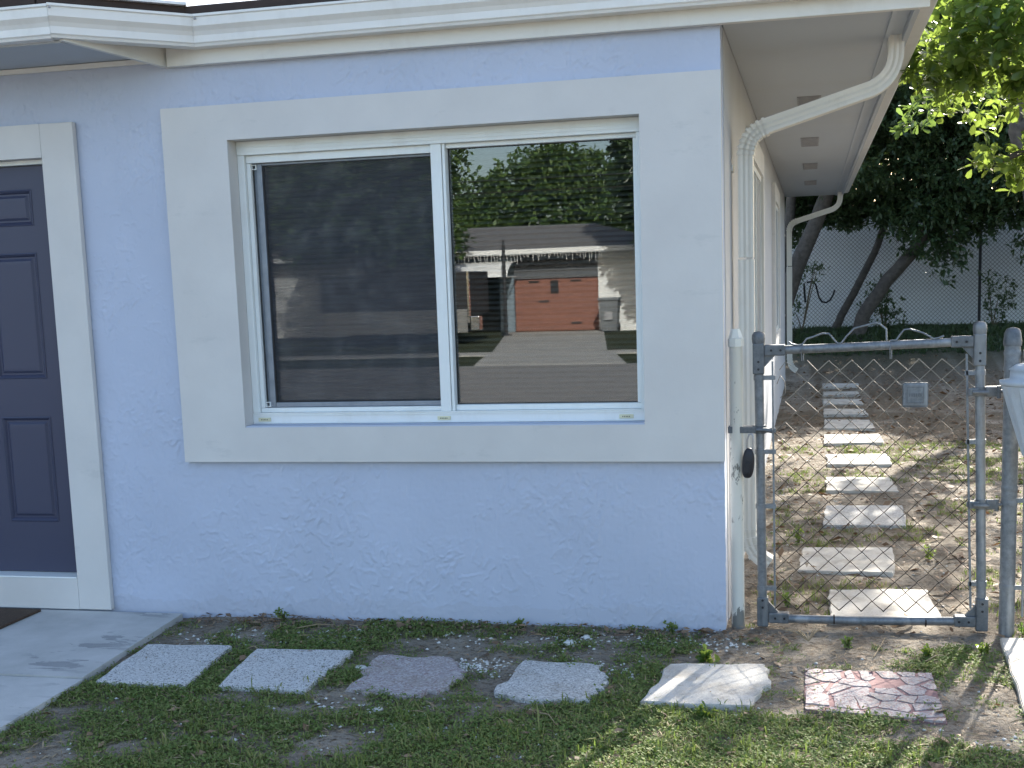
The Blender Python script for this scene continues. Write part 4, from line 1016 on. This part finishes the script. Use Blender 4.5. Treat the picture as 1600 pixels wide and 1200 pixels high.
# ------------------------------------------------------------------ ground cover
def inpoly(x, y, poly):
    c = np.zeros(x.shape, bool); n = len(poly)
    for i in range(n):
        (x0, y0), (x1, y1) = poly[i], poly[(i+1) % n]
        k = ((y0 > y) != (y1 > y)) & (x < (x1-x0)*(y-y0)/(y1-y0+1e-12)+x0); c ^= k
    return c
WALK = [(-9, .2), (-2.63, .2), (-2.555, -1.05), (-2.49, -3.4), (-9, -3.4)]
def free(x, y, shrink=.0):
    k = ~inpoly(x, y, WALK) & ~((y > -.012) & (x < .02) & (y < 14))
    for p in PAV:
        c = np.mean(np.array(p), 0); pp = [(c[0]+(a-c[0])*(1-shrink), c[1]+(b-c[1])*(1-shrink)) for a, b in p]; k &= ~inpoly(x, y, pp)
    return k
def scatter(n, x0, x1, y0, y1, seed, pw=1.0, lo=.50):
    rng = np.random.default_rng(seed); x = rng.uniform(x0, x1, n); y = rng.uniform(y0, y1, n); v = veg(x, y)
    k = (v > lo+rng.uniform(-.22, .30, n)); x, y = x[k], y[k]; k = free(x, y, .06) | (free(x, y, .2) & (rng.uniform(size=len(x)) < .35)); return x[k], y[k], rng
def blades(x, y, rng, per, ln, wd, mat, name, lean=.5):
    n = len(x)*per; bx = np.repeat(x, per)+rng.normal(size=n)*.010; by = np.repeat(y, per)+rng.normal(size=n)*.010
    a = rng.uniform(0, 2*np.pi, n); L = ln*rng.lognormal(0, .35, n); t = rng.uniform(.1, 1, n)*lean
    hd = np.stack([np.cos(a), np.sin(a), 0*a], -1); sd_ = np.stack([-np.sin(a), np.cos(a), 0*a], -1); up = np.array([0, 0, 1.])
    b = np.stack([bx, by, gh(bx, by)-.004], -1); Lc = L[:, None]; w2 = (wd*rng.uniform(.7, 1.3, n))[:, None]/2
    mid = b+up*Lc*(.55-.15*t[:, None])+hd*Lc*.35*t[:, None]; tip = b+up*Lc*(.85-.55*t[:, None])+hd*Lc*.95*t[:, None]
    V = np.stack([b-sd_*w2*.6, b+sd_*w2*.6, mid+sd_*w2, tip, mid-sd_*w2], 1).reshape(-1, 3); o = np.arange(n)[:, None]*5
    F = np.concatenate([o+np.array([[0, 1, 2, 4]]), o+np.array([[4, 2, 3, 3]])]) 
    Ft = np.concatenate([o+np.array([[0, 1, 2]]), o+np.array([[0, 2, 4]]), o+np.array([[4, 2, 3]])])
    return tag(np_mesh(name, V, Ft, mat), kind='stuff')
x, y, rng = scatter(30000, -2.65, 1.9, -2.0, .12, 1)
o = blades(x, y, rng, 6, .022, .0045, M['grass'], 'grass', 1.0); tag(o, 'patchy low green grass between the paving stones and the blue wall', 'grass')
x, y, rng = scatter(900, -2.0, 1.6, -2.0, -.95, 2, lo=.58)
o = blades(x, y, rng, 6, .052, .0046, M['grass'], 'grass', .8); tag(o, 'longer grass tufts along the front edge of the yard', 'grass')
x, y, rng = scatter(16000, -3, 3.6, -4.4, -2.0, 3)
o = blades(x, y, rng, 7, .032, .0048, M['grass'], 'grass', 1.0); tag(o, 'low lawn grass nearest the camera', 'grass')
x, y, rng = scatter(12000, .1, 3.4, .1, 6.5, 4, lo=.42)
o = blades(x, y, rng, 7, .030, .0045, M['grass'], 'grass', 1.0); tag(o, 'sparse grass sprigs on the sand behind the gate', 'grass')
x, y, rng = scatter(14000, .1, 6, 15.6, 18.9, 5, lo=.3)
o = blades(x[::2], y[::2], rng, 6, .07, .012, M['leaf_dark'], 'grass', .9); tag(o, 'shaded grass bank under the trees at the back fence', 'grass')
# broad-leaved low weeds
def rosettes(x, y, rng, per, ln, mat, name, up_=.35, wr=.5):
    n = len(x)*per; bx = np.repeat(x, per)+rng.normal(size=n)*.012; by = np.repeat(y, per)+rng.normal(size=n)*.012
    a = rng.uniform(0, 2*np.pi, n); L = (ln*rng.uniform(.5, 1.3, n))[:, None]; e = rng.uniform(.0, up_, n)
    d = np.stack([np.cos(a)*np.cos(e), np.sin(a)*np.cos(e), np.sin(e)], -1); s = np.stack([-np.sin(a), np.cos(a), rng.normal(size=n)*.3], -1)
    b = np.stack([bx, by, gh(bx, by)+rng.uniform(.0, .018, n)], -1); Wd = L*wr
    V = np.stack([b, b+d*L*.55+s*Wd*.5, b+d*L, b+d*L*.55-s*Wd*.5], 1).reshape(-1, 3); o = np.arange(n)[:, None]*4
    return tag(np_mesh(name, V, o+np.array([[0, 1, 2, 3]]), mat), kind='stuff')
x, y, rng = scatter(36000, -2.65, 1.9, -2.0, .0, 6, lo=.47)
o = rosettes(x, y, rng, 6, .015, M['weed'], 'ground_cover', .6); tag(o, 'tiny round leaved creeping weeds between the paving stones', 'weeds')
# straw, litter, chips
def straws(n, x0, x1, y0, y1, seed, ln, mat, name, label, cat, wr=.07, pw=None, flat=.15):
    rng = np.random.default_rng(seed); x = rng.uniform(x0, x1, n); y = rng.uniform(y0, y1, n)
    k = ~inpoly(x, y, WALK) & ~((y > -.012) & (x < .02)); 
    for p in PAV[:]: k &= ~inpoly(x, y, p) | (rng.uniform(size=n) < .05)
    if pw is not None: k &= pw(x, y, rng)
    x, y = x[k], y[k]; n = len(x); a = rng.uniform(0, 2*np.pi, n); L = (ln*rng.lognormal(0, .4, n))[:, None]; e = rng.normal(size=n)*flat
    d = np.stack([np.cos(a)*np.cos(e), np.sin(a)*np.cos(e), np.sin(e)], -1); s = np.stack([-np.sin(a), np.cos(a), rng.normal(size=n)*.4], -1)
    onp = np.zeros(n, bool)
    for p in PAV: onp |= inpoly(x, y, p)
    b = np.stack([x, y, np.where(onp, np.maximum(gh(x, y), .014), gh(x, y))+np.where(onp, .002, rng.uniform(.002, .020, n))], -1); Wd = L*wr
    up = np.array([0, 0, 1.])*L*.05
    V = np.stack([b, b+d*L*.5+s*Wd*.5+up, b+d*L, b+d*L*.5-s*Wd*.5+up], 1).reshape(-1, 3); o = np.arange(n)[:, None]*4
    return tag(np_mesh(name, V, o+np.array([[0, 1, 2, 3]]), mat), label, cat, kind='stuff')
straws(24000, -2.6, 1.9, -2.0, .0, 41, .026, M['dry'], 'dry_straw', 'dry straw and grass clippings strewn over the front yard', 'straw', .07, lambda x, y, r: (r.uniform(size=len(x)) < np.where((y > -.5), .7, .6)))
straws(1300, -2.6, .3, -.16, -.0, 42, .026, M['litter'], 'leaf_litter', 'brown mulch and leaf bits along the foot of the wall', 'leaf litter', .3)
straws(9000, .03, 3.6, .0, 15.5, 43, .042, M['litter'], 'leaf_litter', 'fallen brown leaves scattered over the sandy side path', 'leaf litter', .42, None, .25)
straws(900, -2.6, 1.9, -2.0, -.3, 45, .03, M['litter'], 'leaf_litter', 'odd brown leaves lying in the front grass', 'leaf litter', .4)
def chips(n, pts_fn, seed, r0, r1, name, label):
    rng = np.random.default_rng(seed); c = pts_fn(rng, n); n = len(c); R = rng.uniform(r0, r1, n)[:, None, None]*rng.uniform(.6, 1.3, (n, 6, 1))
    oc = np.array([[1, 0, 0], [0, 1, 0], [-1, 0, 0], [0, -1, 0], [0, 0, .55], [0, 0, -.55]], float)[None]
    a = rng.uniform(0, 6.3, n); ca, sa = np.cos(a), np.sin(a); rot = np.stack([ca, -sa, 0*a, sa, ca, 0*a, 0*a, 0*a, 1+0*a], -1).reshape(n, 3, 3)
    V = (oc*R)@rot.transpose(0, 2, 1)+c[:, None, :]; o = np.arange(n)[:, None]*6
    F = np.concatenate([o+np.array([f]) for f in ((0, 1, 4), (1, 2, 4), (2, 3, 4), (3, 0, 4), (1, 0, 5), (2, 1, 5), (3, 2, 5), (0, 3, 5))])
    return tag(np_mesh(name, V.reshape(-1, 3), F, M['chip']), label, 'gravel', kind='stuff')
def cl(rng, n):
    out = []
    for (cx, cy, s, k) in ((-1.75, -.30, .06, 60), (-1.25, -.16, .10, 60), (-1.02, -.62, .07, 140), (-.62, -.22, .12, 110), (-.42, -.60, .08, 60), (1.25, -1.25, .12, 120), (-1.6, -.16, .05, 40), (-2.25, -.35, .12, 60), (-.2, -.2, .12, 60), (.0, -.15, .12, 60), (-1.3, -1.2, .12, 60), (-1.9, -1.5, .3, 50), (-.4, -1.5, .3, 50), (-.95, -1.4, .12, 40)):
        p = rng.normal(size=(k, 2))*[s*1.3, s*.7]+[cx, cy]; out.append(p)
    out.append(np.stack([rng.uniform(-2.5, 1.6, 260), rng.uniform(-1.9, -.03, 260)], -1))
    p = np.concatenate(out); k = free(p[:, 0], p[:, 1]); p = p[k]; return np.stack([p[:, 0], p[:, 1], gh(p[:, 0], p[:, 1])+.003], -1)
chips(0, cl, 51, .0035, .012, 'gravel', 'white gravel chips scattered between the grass and the wall')
def cl2(rng, n):
    p = np.stack([rng.uniform(.05, 2.4, 700), rng.uniform(.05, 7, 700)], -1); k = free(p[:, 0], p[:, 1]); p = p[k]; return np.stack([p[:, 0], p[:, 1], gh(p[:, 0], p[:, 1])+.003], -1)
chips(0, cl2, 52, .003, .010, 'gravel', 'small pale pebbles in the sand of the side path')
# single stones lying loose
def rock(x, y, s, label, seed):
    r = random.Random(seed); bm = bmesh.new(); bmesh.ops.create_icosphere(bm, subdivisions=2, radius=1)
    for v in bm.verts: v.co = Vector((v.co.x*s*1.3, v.co.y*s, v.co.z*s*.5))*(1+r.uniform(-.16, .16))
    o = MB().bm(bm).build('stone', M['chip']); o.location = (x, y, gz_(x, y)+s*.2); o.rotation_euler = (0, 0, r.uniform(0, 3)); tag(o, label, 'stone', 'loose white stones')
rock(-1.47, -.72, .022, 'greyish stone at the left corner of the mauve paving stone', 1)
rock(-.66, -.28, .026, 'white stone in the gravel in front of the wall, below the right pane', 2)
rock(-.60, -.17, .018, 'smaller white stone close to the wall behind the gravel', 3)
rock(-2.33, -.40, .014, 'white pebble beside the edge of the concrete walk', 4)
rock(-1.22, -1.22, .018, 'bright white stone in the grass before the mauve paving stone', 5)
rock(1.22, -1.32, .036, 'broken white concrete chunk in the gravel at the lower right corner', 6)
rock(1.10, -1.22, .026, 'smaller white chunk at the lower right corner', 7)
# individual weeds
def weed(x, y, h, label, seed, mat='weed', n=20, ln=.022):
    h *= .72
    T = thing('weed', label, 'weed', (x, y, gz_(x, y)), group='single weeds'); rng = np.random.default_rng(seed); r = random.Random(seed)
    for k in range(4):
        q = Vector((r.uniform(-.5, .5)*h, r.uniform(-.25, .25)*h, h*r.uniform(.6, 1))); m = MB(); m.tube([(0, 0, -.01), q*.5, q], [.0022, .0018, .001], 4); m.build('stem', M['twig'], T)
        p = np.array([list(q*t) for t in np.linspace(.3, 1, n//4)]); leaves(p, np.tile([[0, 0, 1.]], (len(p), 1)), 3, ln, ln*.5, M[mat], 'leaf', T, True, rng=rng)['kind'] = 'stuff'
weed(-2.10, -.06, .085, 'small green weed at the foot of the wall near the walk', 1)
weed(-.24, -.05, .075, 'small upright weed against the wall left of the white post', 2)
weed(-.93, -.05, .05, 'low weed at the foot of the wall below the right pane', 3)
weed(-.05, -.44, .05, 'yellow green dandelion leaves lit by the sun before the pale stone', 4, 'leaf_near', 20, .04)
weed(-.01, -1.12, .05, 'leafy weed at the front edge of the pale stone', 5, 'leaf_near', 16, .03)
weed(.52, -.18, .06, 'sprig of weed in the sand in front of the gate', 6)
weed(.85, -.28, .07, 'sunlit weed in the sand before the right of the gate', 7, 'leaf_near')
weed(1.06, -.2, .07, 'weed clump between the hinge post and the pale slab', 8, 'leaf_near')
weed(1.25, .05, .12, 'weed clump growing at the foot of the hinge post', 9)
weed(.26, .45, .09, 'weed growing behind the lower left corner of the gate', 10)
weed(1.0, 1.6, .10, 'sunlit weed to the right of the second stepping stone', 11, 'leaf_near')
weed(.30, 2.0, .12, 'sunlit weed near the downspout', 12, 'leaf_near')
# dry forked weed stalk
T = thing('dry_stalk', 'bleached dry forked stalk lying in the sand in front of the gate', 'twig', (.36, -.22, .02))
r = random.Random(4)
for k in range(9):
    a = math.radians(95+r.uniform(-50, 50)); L_ = r.uniform(.06, .17); m = MB()
    m.tube([(0, 0, .005), (math.cos(a)*L_*.5, math.sin(a)*L_*.4, .02+r.uniform(0, .02)), (math.cos(a)*L_, math.sin(a)*L_*.8, r.uniform(.02, .06))], [.003, .0022, .001], 4); m.build('stem', M['dry'], T)
for i, (xa, ya, xb, yb, lb) in enumerate(((-1.98, -.20, -1.80, -.14, 'thin white twig lying in the grass close to the wall'), (-.62, -1.18, -.52, -1.30, 'short brown twig in the grass before the sanded stone'), (.62, -.33, .68, -.05, 'thin reed lying from the gate towards the red stone'), (.82, -.36, .90, -.28, 'reddish curled dry leaf stem in the sand'))):
    m = MB(); c = ((xa+xb)/2, (ya+yb)/2); m.tube([(xa-c[0], ya-c[1], 0), (.01, .012, .012), (xb-c[0], yb-c[1], .004)], [.003, .0025, .0015], 5)
    o = m.build('twig', M['dry']); o.location = (c[0], c[1], gz_(*c)+.012); tag(o, lb, 'twig', 'loose twigs')

# ------------------------------------------------------------------ across the street (mirrored in the window)
N = thing('neighbour_house', 'low house with grey roof and red garage door mirrored in the window', 'house', (-8, -32.5, 0))
def nb(a, b): return (a[0]+8, a[1]+32.5, a[2]), (b[0]+8, b[1]+32.5, b[2])
def nbox(name, a, b, mat, par=N, bev=0): return MB().box(*nb(a, b), bev).build(name, mat, par)
nbox('wall', (-8.5, -32.8, 1.62), (-5.9, -32.52, 2.5), M['greywall'])
nbox('wall', (-5.899, -32.8, -.1), (-3.4, -32.5, 2.5), M['white'])
nbox('wall', (-24, -32.8, -.1), (-11.2, -32.5, 2.5), M['white'])
nbox('porch_wall', (-11.2, -34.4, -.1), (-8.5, -34.2, 2.5), M['greywall'])
nbox('column', (-8.95, -32.7, .02), (-8.51, -32.5, 2.5), M['bluegrey'])
gd = nbox('garage_door', (-8.5, -32.72, .02), (-5.9, -32.60, 1.62), M['redwood'])
for i in range(10):
    MB().box(*nb((-8.49+i*.26, -32.598, .03), (-8.24+i*.26, -32.585, 1.6)), .004).build('plank', M['redwood'], gd)
for (x, z) in ((-7.9, 1.52), (-6.6, 1.52), (-6.6, .25), (-7.6, .92)): MB().box(*nb((x-.16, -32.584, z-.03), (x+.16, -32.578, z+.03))).build('strap_hinge', M['blackpaint'], gd)
MB().box(*nb((-7.38, -32.583, 1.15), (-7.13, -32.577, 1.55))).build('notice', M['blackpaint'], gd)
m = MB(); vs = [(-16.5, .75, 2.46), (4.6, .75, 2.46), (4.6, -9, 2.46), (-16.5, -9, 2.46), (-13.5, -3.8, 3.42), (1.4, -3.8, 3.36)]
m.add(vs, [(0, 1, 5, 4), (1, 2, 5), (2, 3, 4, 5), (3, 0, 4), (3, 2, 1, 0)]); rf_ = m.build('roof', M['shingle'], N)
MB().box((-16.5, .752, 2.36), (4.6, .80, 2.50), .01).build('fascia', M['white'], N)
MB().box((-16.4, .0, 2.40), (4.5, .74, 2.43)).build('soffit', M['greywall'], N)
m = MB(); r = random.Random(2); x = -2.6
il = thing('icicle_lights', 'string of white icicle lights hanging along the eave of the mirrored house', 'string lights', (-8, -31.66, 2.34))
m.tube([(-2.6, 0, 0), (4.4, 0, 0)], .006, 4); m.build('cord', M['white'], il)
m = MB()
while x < 4.4:
    L_ = r.choice([.08, .14, .2, .28]); m.tube([(x, 0, 0), (x+r.uniform(-.04, .04), 0, -L_)], .010, 4); x += r.uniform(.07, .13)
m.build('light_strand', M['white'], il)
aw = thing('awning', 'white curved aluminium awning over the mirrored porch', 'awning', (-9.3, -32.4, 1.7))
pr = [(0, .48), (.5, .46), (.95, .36), (1.3, .18), (1.45, 0), (1.42, 0), (1.27, .16), (.93, .33), (.5, .43), (0, .45)]
MB().extr_x(pr, -1.2, .95).build('canopy', M['white'], aw); MB().tube([(.9, .02, -.0), (.9, 1.4, -.0)], .02, 5).build('strut', M['white'], aw)
pp_ = thing('dark_post', 'thin dark post standing in front of the mirrored porch', 'post', (-8.25, -30.2, 0)); MB().lathe([(.055, 0), (.05, 2.6), (.035, 2.62), (.03, 2.75)], n=8).build('post', M['blackpaint'], pp_); MB().lathe([(.17, .012), (.17, .04), (.07, .06)], n=8).build('base', M['blackpaint'], pp_)  # plain thin dark pole, carries no lamp
tr = thing('trailer', 'black enclosed cargo trailer with lowered grey ramp mirrored in the window', 'trailer', (-10.2, -27, 0))
MB().box((-2.0, -1.1, .75), (2.0, 1.1, 1.86), .03).build('box_body', M['blackpaint'], tr); MB().box((-2.0, 1.11, .30), (1.98, 1.16, .90), .01).build('ramp', M['ramp_alu'], tr)
MB().box((1.99, 1.0, .55), (2.04, 1.12, 1.86)).build('corner_trim', M['chrome'], tr); MB().box((2.05, .75, .35), (2.28, 1.1, .72), .02).build('tail_light', M['chrome'], tr)
for x in (-.9, .2):
    o = MB().lathe([(.12, -.09), (.3, -.09), (.31, 0), (.3, .09), (.12, .09)], n=18).build('wheel', M['blackpaint'], tr); o.rotation_euler = (math.radians(90), 0, 0); o.location = (x, 1.0, .31)
bn = thing('rubbish_bin', 'grey wheeled rubbish bin beside the red garage door in the reflection', 'bin', (-5.42, -31.6, .0))
m = MB(); 
def fr(z0, z1, a0, a1, b0, b1): 
    return [(-a0, -b0, z0), (a0, -b0, z0), (a0, b0, z0), (-a0, b0, z0), (-a1, -b1, z1), (a1, -b1, z1), (a1, b1, z1), (-a1, b1, z1)], [(0,3,2,1),(4,5,6,7),(0,1,5,4),(1,2,6,5),(2,3,7,6),(3,0,4,7)]
m.add(*fr(.03, .92, .21, .28, .22, .32)); m.build('bin_body', M['binplastic'], bn); MB().box((-.31, -.36, .921), (.31, .36, .99), .02).build('lid', M['binplastic'], bn)
MB().box((-.12, .30, .35), (.12, .33, .60), .01).build('grip_bar', M['vent'], bn)
for s_ in (-1, 1):
    o = MB().lathe([(.12, -.03), (.12, .03)], n=14).build('wheel', M['blackpaint'], bn); o.rotation_euler = (0, math.radians(90), 0); o.location = (s_*.22, -.28, .12)
SG = 'street trees mirrored in the window'
tree('big street tree with pale trunk in front of the mirrored white house', (-11.4, -27.8, -.02), [([(-11.4, -27.8, -.05), (-11.45, -27.8, .9), (-11.8, -27.8, 2.2), (-12.2, -27.6, 3.2)], .26, .13), ([(-11.38, -27.8, .3), (-11.1, -27.8, 1.4), (-10.9, -27.8, 2.9)], .17, .1)],
     [(-11.5, -27.7, 4.4, 2.6, 2.4, 2.0), (-10.2, -27.6, 2.9, 1.2, 1.3, .9), (-13.2, -27.6, 3.4, 1.7, 1.6, 1.2), (-11.3, -27.6, 6.4, 2.2, 2, 1.6), (-9.7, -27.5, 5.0, 1.2, 1.3, 1.5), (-9.4, -27.5, 3.0, .9, 1, 1.0)], 5200, 8, .20, .10, M['leaf_far'], SG, .34, 61)
tree('dark tree standing right of the mirrored garage', (-3.2, -29.8, -.02), [([(-3.2, -29.8, -.05), (-3.3, -29.8, 1.8), (-3.4, -29.8, 3)], .2, .12)],
     [(-3.7, -29.8, 4.3, 1.4, 1.4, 1.6), (-4.0, -29.6, 6.0, 1.2, 1.3, 1.6), (-3.4, -29.6, 2.8, 1.0, 1, .7)], 2600, 8, .20, .09, M['leaf_dark'], SG, .34, 62)
tree('wide bright tree line rising behind the mirrored roof', (-9, -43, -.02), [([(-9, -43, -.05), (-9.2, -43, 2.0), (-9.3, -43, 3.4)], .3, .2)],
     [(-9.4, -42.5, 4.9, 2.6, 1.6, 1.9), (-12.2, -42.4, 4.0, 2.4, 1.6, 1.8), (-6.6, -42.4, 4.6, 2.4, 1.6, 1.8), (-9.0, -42.3, 5.7, 1.2, 1.3, 1.2), (-15.6, -42.4, 4.8, 2.6, 1.6, 2.6), (-19.5, -42.4, 5.2, 3, 1.6, 3), (-3.5, -42.4, 5.6, 2.4, 1.6, 2.8), (-9.5, -42.2, 3.0, 7, 1, 1.0)], 7000, 8, .26, .13, M['leaf_far'], SG, .28, 63)
for z, dz, lb in ((3.62, .0, 'upper power line crossing the reflected street'), (3.38, .0, 'lower power line crossing the reflected street')):
    o = MB().tube([(-30+i*5, -20-(.1 if z < 3.5 else 0), z+.006*(i-5)**2) for i in range(12)], .012, 4).build('power_line', M['cable']); tag(o, lb, 'cable', 'power lines over the street')
for x in (-30, 25.):
    o = thing('utility_pole', 'tall wooden utility pole at the %s end of the street' % ('left' if x > 0 else 'right'), 'pole', (x, -20.05, 0), group='utility poles'); MB().lathe([(.15, -.1), (.1, 7)], n=10).build('pole', M['bark'], o); MB().box((-.05, -.9, 6.3), (.05, .9, 6.42)).build('cross_arm', M['bark'], o)

for o in bpy.data.objects:
    if o.parent is None and o.type == 'MESH' and 'label' not in o and o.get('kind') != 'structure': print('unlabelled', o.name)
